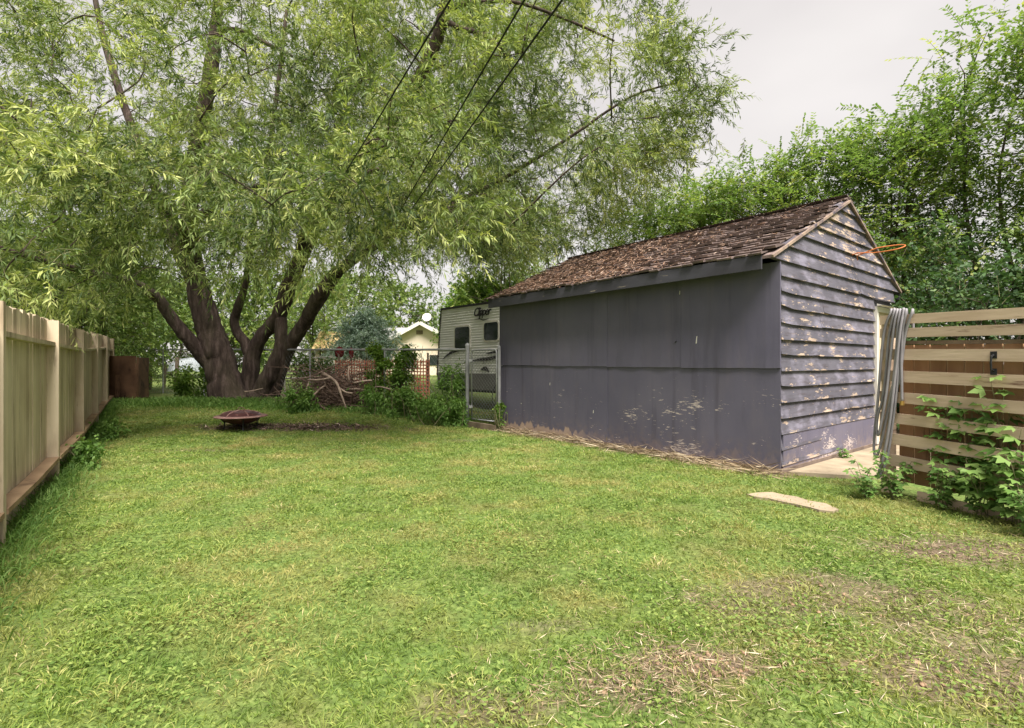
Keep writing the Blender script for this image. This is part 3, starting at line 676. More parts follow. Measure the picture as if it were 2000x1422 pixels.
# ------------------------------------------------------------------ willow
TY = 14.0
def limb(pts):
    """(px x, px y, depth, radius in px)"""
    P = [px(x, y, Y) for (x, y, Y, r) in pts]; rr = [r*Y/F for (x, y, Y, r) in pts]; return P, rr
def dense(P, rr, n=5, jit=.02):
    P2 = smooth(P, n); r2 = []
    for i in range(len(rr)-1): r2 += [rr[i]+(rr[i+1]-rr[i])*j/n for j in range(n)]
    r2.append(rr[-1])
    return [p+Vector(rng.normal(size=3)*r2[i]*jit*2) for i, p in enumerate(P2)], r2
wb = px(480, 785, TY); WIL = thing('willow_tree', 'huge multi stemmed willow with narrow yellow green leaves beside the brush pile', 'tree', (wb[0], TY, gz(wb[0], TY)))
LIMBS = [
 [(462, 815, 13.9, 36), (446, 772, 13.9, 33), (434, 730, 13.9, 30), (424, 690, 13.85, 27), (413, 655, 13.8, 25), (402, 620, 13.7, 24), (388, 575, 13.6, 21), (376, 510, 13.5, 18), (370, 440, 13.3, 15), (372, 360, 13.1, 14), (385, 280, 13.0, 14), (402, 200, 12.9, 13), (414, 120, 12.8, 13), (424, 30, 12.8, 10), (430, -80, 12.7, 7), (440, -200, 12.7, 4)],
 [(418, 722, 13.8, 16), (394, 692, 13.65, 14), (358, 650, 13.3, 12), (327, 610, 13.0, 11), (305, 580, 12.7, 10), (250, 548, 12.0, 8), (165, 530, 11.0, 6.5), (70, 505, 10.0, 5), (-40, 470, 9.2, 3)],
 [(382, 555, 13.5, 14), (345, 480, 13.6, 12), (305, 370, 13.8, 9), (255, 240, 14.0, 7.5), (215, 120, 14.1, 6.5), (190, 20, 14.2, 5), (170, -100, 14.3, 3)],
 [(488, 810, 14.2, 24), (487, 765, 14.3, 17), (490, 720, 14.3, 16), (494, 690, 14.3, 15), (510, 660, 14.25, 13), (530, 636, 14.2, 13.5), (547, 612, 14.1, 14), (558, 580, 14.0, 15), (585, 505, 13.6, 14), (635, 410, 13.0, 13), (710, 300, 12.3, 13), (790, 200, 11.7, 12), (840, 110, 11.2, 12), (865, 30, 10.9, 11), (880, -80, 10.6, 8), (900, -220, 10.4, 4)],
 [(488, 692, 14.3, 11), (476, 666, 14.3, 10), (461, 645, 14.3, 8.5), (458, 622, 14.3, 8.5), (466, 598, 14.2, 8), (480, 550, 14.0, 6), (495, 440, 13.6, 5), (520, 330, 13.2, 5), (540, 190, 13, 4), (560, 20, 12.8, 3)],
 [(500, 812, 14.0, 24), (512, 765, 14.05, 18), (529, 731, 14.0, 17), (544, 700, 14.0, 15.5), (550, 675, 14.0, 13), (549, 650, 14.05, 12), (548, 622, 14.1, 12)],
 [(528, 790, 14.15, 14), (545, 735, 14.1, 12), (560, 690, 14.0, 12), (576, 661, 13.9, 13.5), (593, 634, 13.8, 13), (608, 606, 13.65, 13), (622, 578, 13.5, 13), (660, 530, 13.2, 11), (740, 475, 12.8, 8), (850, 415, 12.6, 5.5), (980, 350, 12.4, 4), (1110, 270, 12.0, 3), (1230, 190, 11.6, 2.2), (1330, 160, 11.2, 1.6)],
 [(600, 625, 13.8, 11), (640, 565, 14.2, 9), (680, 510, 14.8, 8), (760, 420, 15.6, 7), (860, 300, 16.2, 6), (960, 160, 16.6, 4), (1040, 20, 17, 3)],
 [(866, 40, 10.9, 6), (900, 55, 10.6, 5), (955, 72, 10.3, 4.5), (985, 110, 10.1, 4), (1000, 150, 10, 3)],
 [(868, 20, 10.9, 6), (920, 5, 10.8, 4.5), (1010, 5, 10.8, 3.5), (1110, 40, 10.7, 2.8), (1200, 80, 10.6, 2)],
 [(424, 60, 12.8, 6), (470, 60, 12.5, 5), (520, 85, 12.2, 4), (570, 110, 12, 3)],
 [(372, 480, 13.3, 12), (340, 430, 12, 9), (290, 390, 10.6, 7), (220, 360, 9.2, 5), (150, 330, 8.2, 4)],
 [(585, 500, 13.6, 11), (600, 440, 12, 9), (640, 390, 10.4, 7), (690, 350, 9.0, 5), (740, 330, 8.0, 4)],
 [(372, 440, 13.3, 10), (420, 400, 11.6, 8), (480, 370, 10.0, 6), (540, 360, 8.6, 4)],
]
tb = MB(); LP = []
for L_ in LIMBS:
    P, rr = limb(L_); P2, r2 = dense(P, rr, 4); tb.tube(P2, r2, 12 if rr[0] > .15 else 8, .05); LP += [np.array(p) for p in P2 if p.z > 2.6]
# root flare
for a in np.linspace(0, 6.28, 9)[:-1]:
    c0 = Vector((wb[0]+.05, TY, gz(wb[0], TY))); d = Vector((math.cos(a)*.85, math.sin(a)*.5, 0))
    tb.tube([c0+d*.25+Vector((0, 0, .16)), c0+d*.6+Vector((0, 0, .06)), c0+d*1.0+Vector((0, 0, -.1))], [.2, .15, .07], 8, .08)
obj('trunk', tb, M['bark'], WIL, smooth=True)
LP = np.array(LP)
POLY = [(-500, -500), (1180, -500), (1290, -60), (1300, 30), (1370, 60), (1375, 140), (1415, 185), (1380, 240), (1365, 290), (1330, 325), (1300, 390), (1220, 450), (1130, 495), (1050, 535), (970, 550), (900, 535), (850, 525),
        (800, 520), (720, 535), (640, 505), (560, 520), (500, 540), (420, 525), (340, 530), (270, 540), (180, 585), (90, 590), (0, 600), (-500, 650)]
def inpoly(x, y):
    c = np.zeros(len(x), bool); n = len(POLY); j = n-1
    for i in range(n):
        xi, yi = POLY[i]; xj, yj = POLY[j]
        c ^= ((yi > y) != (yj > y)) & (x < (xj-xi)*(y-yi)/(yj-yi+1e-12)+xi); j = i
    return c
C0 = np.array([-4.6, 12.6, 7.6]); CR = np.array([9.6, 8.0, 7.2])
cand = rng.normal(size=(30000, 3)); cand = nrm(cand)*(rng.random((30000, 1))**.42); cand = C0+cand*CR
xp = CX+cand[:, 0]/cand[:, 1]*F; yp = CY-(cand[:, 2]-CAMH)/cand[:, 1]*F; rp = .55/cand[:, 1]*F
ok = (cand[:, 1] > 5.2) & (cand[:, 2] > 2.2) & inpoly(xp, yp+rp*1.35) & inpoly(xp+rp*.8, yp) & (xp > -260) & (yp > -150)
# thin sky window through the upper left of the crown
thin = np.exp(-(((xp-400)/330)**2+((yp-140)/150)**2)); ok &= rng.random(len(xp)) > .5*thin
thin = np.exp(-(((xp-60)/260)**2+((yp-60)/180)**2)); ok &= rng.random(len(xp)) > .4*thin
thin = np.exp(-(((xp-1290)/180)**2+((yp-200)/260)**2)); ok &= rng.random(len(xp)) > .55*thin
ok &= ~((cand[:, 1] < 7.2) & (yp < 170))
cand = cand[ok]; NC = 560
# spread the clumps: greedy minimum spacing
pick = []
for c_ in cand:
    if len(pick) >= NC: break
    if not pick or np.min(np.linalg.norm(np.array(pick)-c_, axis=1)) > .72: pick.append(c_)
# low hanging clumps toward the camera
for (x, y, Y) in [(140, 400, 7.4), (250, 430, 7.6), (320, 470, 7.9), (200, 500, 8.0), (60, 470, 6.6), (30, 560, 6.8), (120, 570, 7.6), (450, 520, 8.4), (520, 480, 8.2), (590, 500, 8.3), (480, 450, 8.3), (640, 440, 8.0), (520, 500, 8.8), (700, 400, 7.9),
                  (760, 440, 8.2), (830, 380, 8.0), (880, 420, 8.5), (800, 330, 7.6), (700, 300, 7.4), (610, 350, 7.8), (280, 370, 7.8), (380, 400, 8.2), (720, 480, 8.8), (680, 490, 9.4), (420, 480, 8.4), (540, 420, 8.2), (90, 340, 7.0), (200, 330, 7.6),
                  (1020, 440, 11.4), (1080, 430, 11.6), (1150, 390, 11.8), (1000, 480, 11.3), (1200, 340, 11.4), (940, 460, 10.8), (1260, 300, 11), (240, 560, 9.6), (320, 520, 10.5), (170, 590, 10), (60, 600, 8.2), (760, 500, 11), (820, 490, 11.2), (900, 480, 10.6),
                  (1340, 120, 10.2), (1380, 190, 10.2), (1330, 230, 10.4), (1300, 60, 10.2), (1290, 140, 10.5), (1345, 285, 10.6), (1100, 470, 12.2), (1180, 430, 12.4), (1240, 400, 12.6), (1030, 500, 12.0), (1140, 450, 12.8), (980, 500, 12.2), (1200, 395, 12.9), (1060, 460, 12.6)]:
    pick.append(px(x, y, Y))
pick = np.array(pick); NC = len(pick)
bm_ = MB()
d0 = np.array([np.min(np.linalg.norm(LP-c_, axis=1)) for c_ in pick])
for ic in np.argsort(d0):
    c_ = pick[ic]; dist = np.linalg.norm(LP-c_, axis=1)+np.maximum(0, LP[:, 2]-c_[2]-.5)*1.2
    o_ = LP[np.argmin(dist)]; d_ = np.linalg.norm(c_-o_); mid = (o_+c_)/2+np.array([0, 0, .12*d_])+rng.normal(size=3)*.10*d_
    r0 = min(.008+.007*d_, .026); pb_ = smooth([o_, mid, c_, c_+(c_-mid)*.3-np.array([0, 0, .12])], 3); bm_.tube(pb_, [r0*(1-.09*i) for i in range(10)], 5); LP = np.concatenate([LP, np.array([np.array(p) for p in pb_[3:8]])])
obj('branches', bm_, M['bark'], WIL, smooth=True, kind='stuff')
Qs, Rs, Ss = [], [], []
for c_ in pick:
    nt = int(rng.integers(32, 44)); off = rng.normal(size=(nt, 3))*np.array([.30, .30, .23]); B = c_+off
    outw = nrm(c_-C0-np.array([0, 0, -1.5])); D = nrm(outw*.4+rng.normal(size=(nt, 3))*.65+np.array([0, 0, .15]))
    Ln = rng.uniform(.3, .68, nt); q_, r_, s_ = twig_leaves(B, D, Ln, 22, .13, .0215, rng.uniform(.05, .45), .75)
    sh = (rng.random()-.5)*.7; Qs.append(q_); Rs.append(np.clip(r_+sh, 0, 1)); Ss.append(s_)
crown = quads('crown', np.concatenate(Qs), M['willow'], WIL, np.concatenate(Rs))
quads('twigs', np.concatenate(Ss), M['twig'], crown, kind='stuff')

# ------------------------------------------------------------------ generic leafy trees
def tree(name, label, cat, base, H, Rr, ncl, nt, nl, lL, lW, mat, zmin=.25, droop=.15, up=.3, stems=3, group=None, sprd=.5, tl=(.35, .8), shape='round', trunk_r=.1, bark='bark2', lean=(0, 0), tip=0, planar=False):
    b = np.array(base, float); T = thing(name, label, cat, tuple(b), group=group)
    mb = MB(); SP = []
    for s_ in range(stems):
        a = rng.uniform(0, 6.28); sp = Rr*.55*rng.random() if stems > 1 else 0
        tp = b+np.array([math.cos(a)*sp+lean[0], math.sin(a)*sp+lean[1], H*rng.uniform(.8, .97)])
        bs = b+np.array([math.cos(a), math.sin(a), 0])*trunk_r*(1.2 if stems > 1 else 0)-np.array([0, 0, .1])
        m1 = bs+(tp-bs)*.35+rng.normal(size=3)*Rr*.06; m2 = bs+(tp-bs)*.7+rng.normal(size=3)*Rr*.08
        P = smooth([bs, m1, m2, tp], 4); mb.tube(P, [trunk_r*(1-.9*i/(len(P)-1)) for i in range(len(P))], 7, .06); SP += [np.array(p) for p in P]
    SP = np.array(SP); cs = []
    for _ in range(ncl):
        h = zmin+(1-zmin)*rng.random()**.9
        if shape == 'cone': rad = Rr*(1.04-(h-zmin)/(1-zmin))
        else: rad = Rr*math.sqrt(max(.05, 1-((h-.52)/.56)**2))
        a = rng.uniform(0, 6.28); rr_ = rad*math.sqrt(.12+.88*rng.random())
        c_ = b+np.array([math.cos(a)*rr_+lean[0]*h, math.sin(a)*rr_+lean[1]*h, H*h]); cs.append(c_)
        o_ = SP[np.argmin(np.linalg.norm(SP-c_, axis=1)+np.maximum(0, SP[:, 2]-c_[2]+.3)*1.5)]
        mb.tube([o_, (o_+c_)/2+np.array([0, 0, .06])+rng.normal(size=3)*.05, c_], [trunk_r*.28, trunk_r*.18, trunk_r*.08], 4)
    obj('trunk', mb, M[bark], T, smooth=True)
    cs = np.array(cs); Qs, Rs, Ss = [], [], []
    for c_ in cs:
        B = c_+rng.normal(size=(nt, 3))*sprd*np.array([1, 1, .75]); out = nrm(c_-b-np.array([0, 0, H*.5]))
        D = nrm(out*.5+rng.normal(size=(nt, 3))*.6+np.array([0, 0, up])); Ln = rng.uniform(*tl, nt)
        q_, r_, s_ = twig_leaves(B, D, Ln, nl, lL, lW, droop, .9, planar=planar, upbias=.85 if planar else .6); Qs.append(q_); Rs.append(np.clip(r_+(rng.random()-.5)*.5, 0, 1)); Ss.append(s_)
    if tip:
        a = rng.uniform(0, 6.28, tip); rr_ = Rr*.85*np.sqrt(rng.random(tip))
        zz = H*(.52+.50*np.sqrt(np.clip(1-(rr_/Rr)**2, 0, 1)))*rng.uniform(.9, 1.0, tip)
        B = b+np.stack([np.cos(a)*rr_+lean[0], np.sin(a)*rr_+lean[1], zz-.35], -1); D = nrm(rng.normal(size=(tip, 3))*.22+np.array([0, 0, 1])); Ln = rng.uniform(.6, 1.5, tip)
        q_, r_, s_ = twig_leaves(B, D, Ln, 40, lL, lW, .0, 1.0); Qs.append(q_); Rs.append(r_*.8); Ss.append(s_)
        for k_ in range(tip): pass
    cr = quads('crown', np.concatenate(Qs), M[mat], T, np.concatenate(Rs)); quads('twigs', np.concatenate(Ss), M['twig'], cr, kind='stuff'); return T

# tall row behind the shed, rising to the right
HED = [(10.9, 8.8, 8.6, 1.8), (10.2, 10.4, 7.9, 2.0), (8.7, 11.6, 6.3, 1.8), (7.5, 12.9, 6.4, 1.8), (6.2, 13.6, 6.1, 1.7), (5.4, 14.9, 6.1, 1.8), (4.2, 15.7, 6.0, 1.7), (2.9, 16.4, 5.9, 1.7), (1.5, 17.2, 5.6, 1.7), (9.4, 12.6, 7.4, 1.8), (4.9, 17.0, 6.3, 1.9), (3.3, 18.2, 5.9, 1.9), (7.0, 15.2, 6.9, 1.9), (2.2, 19.0, 6.2, 1.9), (0.9, 20.0, 5.8, 1.9), (-.4, 21.5, 5.6, 1.8), (12.6, 10.4, 9.2, 2.0)]
def copy_tree(root, loc, rz, scl):
    t = root.copy(); col.objects.link(t); t.location = loc; t.rotation_euler = (0, 0, rz); t.scale = scl
    for ch in list(root.children):
        c = ch.copy(); col.objects.link(c); c.parent = t
        for g_ in list(ch.children):
            d = g_.copy(); col.objects.link(d); d.parent = c
    return t
ELMS = []
for i, (x, y, h, r) in enumerate(HED):
    if i < 7:
        ELMS.append((tree('elm_tree', 'tall green leafy tree in the dense row behind the shed', 'tree', (x, y, gz(x, y)), h, r, 84, 19, 18, .098, .05, 'elm', .16, .22, .12, 4, 'trees in the row behind the shed', .34, (.45, .9), trunk_r=.07, tip=40, planar=True), h, r))
    else:
        o_, h_, r_ = ELMS[(i*3) % 7]; copy_tree(o_, (x, y, gz(x, y)), 1.9+i*2.3, (r/r_, r/r_, h/h_))
# dark ivy shrubs behind the slat fence and under the row
for i, (x, y, h, r, lab) in enumerate([(7.6, 8.2, 2.6, 1.0, 'dark leafy shrub behind the shed corner and slat fence'), (8.9, 7.6, 2.9, 1.1, 'dark ivy covered shrub rising behind the slat fence'), (8.2, 9.6, 3.6, 1.2, 'tall dark undergrowth shrub between shed and tree row'), (10.0, 6.9, 3.2, 1.2, 'dark green shrub at the outer end of the slat fence')]):
    tree('undergrowth_shrub', lab, 'shrub', (x, y, 0), h, r, 46, 13, 13, .085, .06, 'dark', .08, .25, .1, 4, None, .34, (.25, .5), trunk_r=.03)
# trees beyond the chain link fence
for (x, y, Y, h, r, lab, mt) in [
    (30, 0, 21, 5.2, 2.6, 'leafy green tree behind the tan board fence', 'far'), (170, 0, 24, 5.4, 2.8, 'broad leafy tree behind the compost bin', 'far'), (250, 0, 31, 6.0, 3.2, 'deep green tree at the back of the neighbouring lawn', 'far'),
    (330, 0, 38, 7.0, 3.6, 'round green tree far across the neighbouring lawn', 'far'), (440, 0, 34, 6.5, 3.0, 'green tree seen between the willow stems', 'far'), (545, 0, 40, 7.5, 3.4, 'pale green tree behind the cream garden shed', 'far'),
    (690, 0, 48, 9.0, 4.2, 'tall green tree behind the blue spruce', 'far'), (800, 0, 54, 8.6, 4.0, 'green tree rising behind the cream house', 'far'), (925, 0, 34, 5.6, 1.5, 'bright green tree behind the white trailer', 'vine'), (960, 0, 26, 5.2, 1.7, 'yellow green tree just beyond the trailer roof', 'vine'),
    (-70, 0, 15, 4.6, 2.2, 'leafy tree overhanging the tan fence from next door', 'far')]:
    p = px(x, y, Y); sc_l = .11+.0042*Y
    tree('background_tree', lab, 'tree', (p[0], Y, gz(p[0], Y)), h, r, 70, 14, 11, sc_l, sc_l*.5, mt, .12, .15, .2, 2, 'trees beyond the chain link fence', .16*r+.15, (.4, .9), trunk_r=.12)

# ------------------------------------------------------------------ neighbours: trailer, house, garden shed, spruce
TA = np.array([-2.22, 16.3]); TD = np.array([.67, -.742]); TNn = np.array([.742, .67])
TR = thing('travel_trailer', 'white ribbed travel trailer with dark swoosh graphics behind the shed', 'trailer', (TA[0], TA[1], 0), math.atan2(TD[1], TD[0]))
def tob(name, mb, mat, parent=TR, **k): return obj(name, mb, mat, parent, ws=False, **k)
TL = 5.4; ZB = .62; ZT = 3.02
def xl(z_): return -.26*(1-(z_-ZB)/(ZT-ZB)) if z_ > .9 else -.24+(.9-z_)*.5
V = []; Fc = []; zs = [ZB]
while zs[-1] < ZT-.05: zs += [zs[-1]+.055, zs[-1]+.075]
prof = []
for i, z_ in enumerate(zs): prof.append((z_, -.012 if i % 2 else .0))
for (z_, dy) in prof: V += [(xl(z_), dy, z_), (TL, dy, z_), (xl(z_), 2.4, z_), (TL, 2.4, z_)]
for i in range(len(prof)-1):
    a = i*4; b = a+4; Fc += [(a, a+1, b+1, b), (a+2, b+2, b+3, a+3), (a, b, b+2, a+2), (a+1, a+3, b+3, b+1)]
n = len(prof); Fc += [((n-1)*4, (n-1)*4+1, (n-1)*4+3, (n-1)*4+2), (0, 2, 3, 1)]
tob('body', MB().add(V, Fc), M['trwhite'])
zl = zs[-1]
tob('roof_edge', MB().bar((xl(zl)-.02, -.02, zl+.01), (TL, -.02, zl+.01), .05, .06).bar((xl(zl)-.02, -.02, zl-.02), (xl(.95)-.02, -.02, .95), .03, .03, (0, 1, 0)), M['trdark'])
tob('lower_skirt', MB().box(-.22, TL, -.024, .3, .56, 1.02), M['trgrey'])
def rrect(x0, x1, z0, z1, r, y0, y1):
    ring = []
    for (cx_, cz_, a0) in ((x1-r, z1-r, 0), (x0+r, z1-r, 90), (x0+r, z0+r, 180), (x1-r, z0+r, 270)):
        for j in range(4): a = R(a0+j*30); ring.append((cx_+r*math.cos(a), cz_+r*math.sin(a)))
    k_ = len(ring); V = [(x, y0, z_) for x, z_ in ring]+[(x, y1, z_) for x, z_ in ring]
    return MB().add(V, [tuple(range(k_-1, -1, -1)), tuple(range(k_, 2*k_))]+[(i, (i+1) % k_, k_+(i+1) % k_, k_+i) for i in range(k_)])
def tloc(x):  # pixel column -> distance along the trailer side
    r = (x-CX)/F; return (r*TA[1]-TA[0])/(TD[0]-r*TD[1])
def tz(x, y):
    s_ = tloc(x); Y = TA[1]+TD[1]*s_; return CAMH+(CY-y)/F*Y
for (x0, x1, y0, y1) in ((890, 918, 640, 681), (947, 974, 631, 665)):
    a, b = tloc(x0), tloc(x1); z1, z0 = tz(x0, y0), tz(x0, y1)
    w = tob('window', rrect(a-.05, b+.05, z0-.05, z1+.05, .09, -.03, .02), M['whitepaint'])
    tob('pane', rrect(a, b, z0, z1, .07, -.036, .0), M['glass'], w)
def ribbon(pts, w, y=-.034):
    V = []; Fc = []
    for i, (x, z_) in enumerate(pts): ww = w*math.sin(math.pi*(i+.3)/(len(pts)-.4)); V += [(x, y, z_+ww/2), (x, y, z_-ww/2), (x, y+.012, z_+ww/2), (x, y+.012, z_-ww/2)]
    for i in range(len(pts)-1): a = i*4; Fc += [(a, a+1, a+5, a+4), (a+2, a+6, a+7, a+3), (a, a+4, a+6, a+2), (a+1, a+3, a+7, a+5)]
    return MB().add(V, Fc)
def sw(*p): return [(v.x, v.z) for v in smooth([(tloc(x), 0, tz(x, y)) for (x, y) in p], 6)]
for p_, w_ in ((((918, 706), (935, 703), (955, 701), (975, 696), (990, 688)), .10), (((950, 691), (965, 688), (980, 683), (992, 675)), .08), (((866, 702), (880, 690), (895, 684), (912, 681)), .09)):
    tob('swoosh', ribbon(sw(*p_), w_), M['trdark'])
tob('emblem', ribbon(sw((944, 696), (946, 703), (945, 711)), .05), M['trdark'])
tob('emblem', ribbon(sw((940, 722), (950, 720), (957, 727)), .12), M['trdark'])
cu = bpy.data.curves.new('logo', 'FONT'); cu.body = 'Clipper'; cu.shear = .4; cu.size = .21; cu.extrude = .004; cu.space_character = .86; cu.offset = .004
to = bpy.data.objects.new('logo_tmp', cu); col.objects.link(to); dg = bpy.context.evaluated_depsgraph_get(); dg.update()
lm = bpy.data.meshes.new_from_object(to.evaluated_get(dg)); bpy.data.objects.remove(to)
lo = tob('logo_lettering', lm, M['trdark']); lm.materials.clear(); lm.materials.append(M['trdark'])
lo.location = (tloc(926), -.034, tz(926, 618)); lo.rotation_euler = (R(90), 0, 0); lo.scale = (1.42, 1.6, 1)
tob('logo_flourish', ribbon(sw((928, 624), (938, 623), (946, 625), (956, 622)), .03), M['trdark'])
tob('logo_flourish', ribbon(sw((944, 604), (942, 611), (937, 620)), .03), M['trdark'])
wx = tloc(985)
for wxx in (wx, wx+.85):
    wh = tob('wheel', MB(), None); c_ = (wxx, -.02, .37)
    def ring(prof, nn=24):
        V = []; Fc = []
        for (r_, y_) in prof:
            for j in range(nn): t = 2*math.pi*j/nn; V.append((c_[0]+r_*math.cos(t), c_[1]+y_, c_[2]+r_*math.sin(t)))
        for i in range(len(prof)-1):
            for j in range(nn): j2 = (j+1) % nn; Fc.append((i*nn+j, i*nn+j2, (i+1)*nn+j2, (i+1)*nn+j))
        return MB().add(V, Fc)
    tob('tyre', ring([(.2, .0), (.33, -.02), (.37, .02), (.37, .18), (.33, .2), (.2, .2)]), M['tyre'], wh, smooth=True)
    tob('rim', ring([(.005, .03), (.06, .02), (.1, .06), (.17, .03), (.205, .0)]), M['rim'], wh, smooth=True)
    tob('wheel_arch', ring([(.44, -.03), (.46, -.035), (.48, -.025)]), M['blackiron'])
tob('chassis', MB().box(-.9, TL, .5, .6, .44, .56).box(-.9, TL, 1.8, 1.9, .44, .56), M['blackiron'])
tob('jack_stand', MB().box(-.85, -.78, 1.15, 1.22, .0, .6).box(-.95, -.68, 1.08, 1.3, -.0, .04), M['blackiron'])

def hquad(): pass
HY = 40.0; hx0, hx1 = px(757, 0, HY)[0], px(862, 0, HY)[0]; hxm = px(822, 0, HY)[0]; zr = px(0, 629, HY)[2]; ze = px(0, 660, HY)[2]; zg = gz(-6, HY)
HS = thing('cream_house', 'low cream stucco house gable with pale roof beyond the fence', 'house', (hxm, HY, zg))
hx1 = 2*hxm-hx0
obj('wall', MB().add([(hx0+.3, HY, zg-.2), (hx1-.3, HY, zg-.2), (hx1-.3, HY, ze), (hxm, HY, zr-.25), (hx0+.3, HY, ze), (hx0+.3, HY+9, zg-.2), (hx1-.3, HY+9, zg-.2), (hx1-.3, HY+9, ze), (hxm, HY+9, zr-.25), (hx0+.3, HY+9, ze)],
    [(0,1,2,3,4), (9,8,7,6,5), (0,4,9,5), (1,6,7,2)]), M['stucco'], HS)
rf = obj('roof', MB().add([(hx0-.1, HY-.5, ze-.22), (hxm, HY-.5, zr), (hx1+.1, HY-.5, ze-.22), (hx0-.1, HY+9.4, ze-.22), (hxm, HY+9.4, zr), (hx1+.1, HY+9.4, ze-.22), (hx0-.1, HY-.5, ze-.4), (hxm, HY-.5, zr-.18), (hx1+.1, HY-.5, ze-.4), (hx0-.1, HY+9.4, ze-.4), (hxm, HY+9.4, zr-.18), (hx1+.1, HY+9.4, ze-.4)],
    [(0,1,4,3), (1,2,5,4), (6,9,10,7), (7,10,11,8), (3,9,6,0), (2,8,11,5)]), M['roofgrey'], HS)
obj('barge_board', MB().bar((hx0-.1, HY-.52, ze-.33), (hxm, HY-.52, zr-.1), .05, .26).bar((hxm+.001, HY-.525, zr-.1), (hx1+.1, HY-.525, ze-.33), .05, .26), M['whitepaint'], rf)
obj('gable_vent', MB().box(hxm-.35, hxm+.15, HY-.06, HY+.05, zr-.95, zr-.65), M['post'], HS)
obj('window', MB().box(hx1-1.9, hx1-.7, HY-.05, HY+.05, 1.2, 2.0), M['glass'], HS)
obj('side_wing', MB().box(hx0-6, hx0+.2, HY+3, HY+8, zg-.2, ze-.1), M['stucco'], HS)
obj('wing_roof', MB().add([(hx0-6.3, HY+2.6, ze-.2), (hx0+1.9, HY+2.6, ze-.2), (hx0+1.9, HY+5.5, zr-.05), (hx0-6.3, HY+5.5, zr-.05), (hx0+1.9, HY+8.4, ze-.2), (hx0-6.3, HY+8.4, ze-.2)], [(0,1,2,3), (3,2,4,5), (0,3,5), (1,4,2)]), M['roofgrey'], HS)
dc = px(834, 621, HY+1.0)
ds = obj('satellite_dish', MB().lathe([(.0, 0), (.15, .015), (.28, .06), (.36, .12), (.36, .135), (.27, .075), (.14, .03), (0, .015)], (0, 0, 0), 20), M['whitepaint'], HS, smooth=True)
ds.matrix_basis = Matrix.Translation(dc) @ Matrix.Rotation(R(68), 4, 'X') @ Matrix.Rotation(R(0), 4, 'Z')
obj('dish_mast', MB().tube([(dc[0]-.02, dc[1]+.1, dc[2]), (dc[0]-.3, dc[1]+.15, zr-.35)], .04, 6), M['galv'], HS)

GY_ = 24.0; a = px(607, 0, GY_)[0]; b = px(722, 0, GY_)[0]; g = gz(a, GY_)
GS = thing('cream_garden_shed', 'small cream garden shed with tan roof under the blue spruce', 'shed', (a, GY_, g))
wt_ = px(0, 681, GY_)[2]; rt = px(0, 650, GY_+.9)[2]; xm = px(615, 0, GY_)[0]
obj('wall', MB().add([(xm, GY_, g-.1), (b, GY_, g-.1), (b, GY_, wt_), (xm, GY_, wt_), (xm-.05, GY_+1.8, g-.1), (b, GY_+1.8, g-.1), (b, GY_+1.8, wt_), (xm-.05, GY_+1.8, wt_), (xm, GY_+.9, rt-.05), (b, GY_+.9, rt-.05)],
    [(0,1,2,3), (1,5,6,9,2), (5,4,7,6), (4,0,3,8,7)]), M['stucco'], GS)
obj('roof', MB().add([(xm-.1, GY_-.15, wt_-.03), (b+.1, GY_-.15, wt_-.03), (b+.1, GY_+.9, rt+.06), (xm-.1, GY_+.9, rt+.06), (b+.1, GY_+1.95, wt_-.03), (xm-.1, GY_+1.95, wt_-.03), (xm-.1, GY_-.15, wt_-.1), (b+.1, GY_-.15, wt_-.1)], [(0,1,2,3), (3,2,4,5), (6,7,1,0)]), M['shedroof'], GS)
for (x0, x1) in ((624, 631), (640, 652)): obj('batten', MB().box(px(x0, 0, GY_)[0], px(x1, 0, GY_)[0], GY_-.02, GY_+.01, g, wt_-.12), M['post'] if x0 == 624 else M['whitepaint'], GS)
sp = px(712, 0, 21.5); tree('spruce_tree', 'blue green spruce with dense needles in front of the cream house', 'tree', (sp[0], 21.5, gz(sp[0], 21.5)), 2.75, 2.0, 90, 16, 16, .12, .045, 'spruce', .36, .25, .0, 1, None, .24, (.3, .6), 'cone', .09)
# white pipe gate and other small things beyond the wire
pg = thing('pipe_gate', 'white tubular farm gate behind the brush pile', 'gate', (*px(640, 0, 15.6)[:2], .3))
for y in (699, 712, 725, 738): obj('pipe', MB().tube([px(556, y+1, 15.9), px(646, y-1, 15.6)], .03, 6), M['whitepaint'], pg)
for x in (556, 600, 646): obj('upright', MB().tube([px(x, 693, 15.9-(x-556)/90*.3+.035), px(x, 779, 15.9-(x-556)/90*.3+.035)], .03, 6), M['whitepaint'], pg)
def snow_fence(t0, t1, off, zlo, zhi):
    mb = MB(); n = int((t1-t0)*np.linalg.norm(CB-CA)/.085); nn = np.array([.52, .85])
    for i in range(n+1):
        p = clp(t0+(t1-t0)*i/n)+nn*off; w = .012*math.sin(i*.8); mb.bar((p[0], p[1]+w, zlo), (p[0], p[1]+w, zhi), .028, .006, (nn[0], nn[1], 0))
    for j in range(int((zhi-zlo)/.075)+1):
        zz = zlo+j*.075; mb.bar((*(clp(t0)+nn*(off+.012)), zz), (*(clp(t1)+nn*(off+.012)), zz), .006, .026)
    return mb
of = thing('snow_fence', 'orange plastic mesh fence tied behind the chain link and vines', 'fence', (*clp(.2), 0))
obj('mesh', snow_fence(.085, .305, .18, .45, 1.40), M['orange'], of, kind='stuff')
for t in (.09, .19, .30): p = clp(t)+np.array([.52, .85])*.22; obj('stake', MB().box(p[0]-.02, p[0]+.02, p[1]-.02, p[1]+.02, .0, 1.55), M['post'], of)
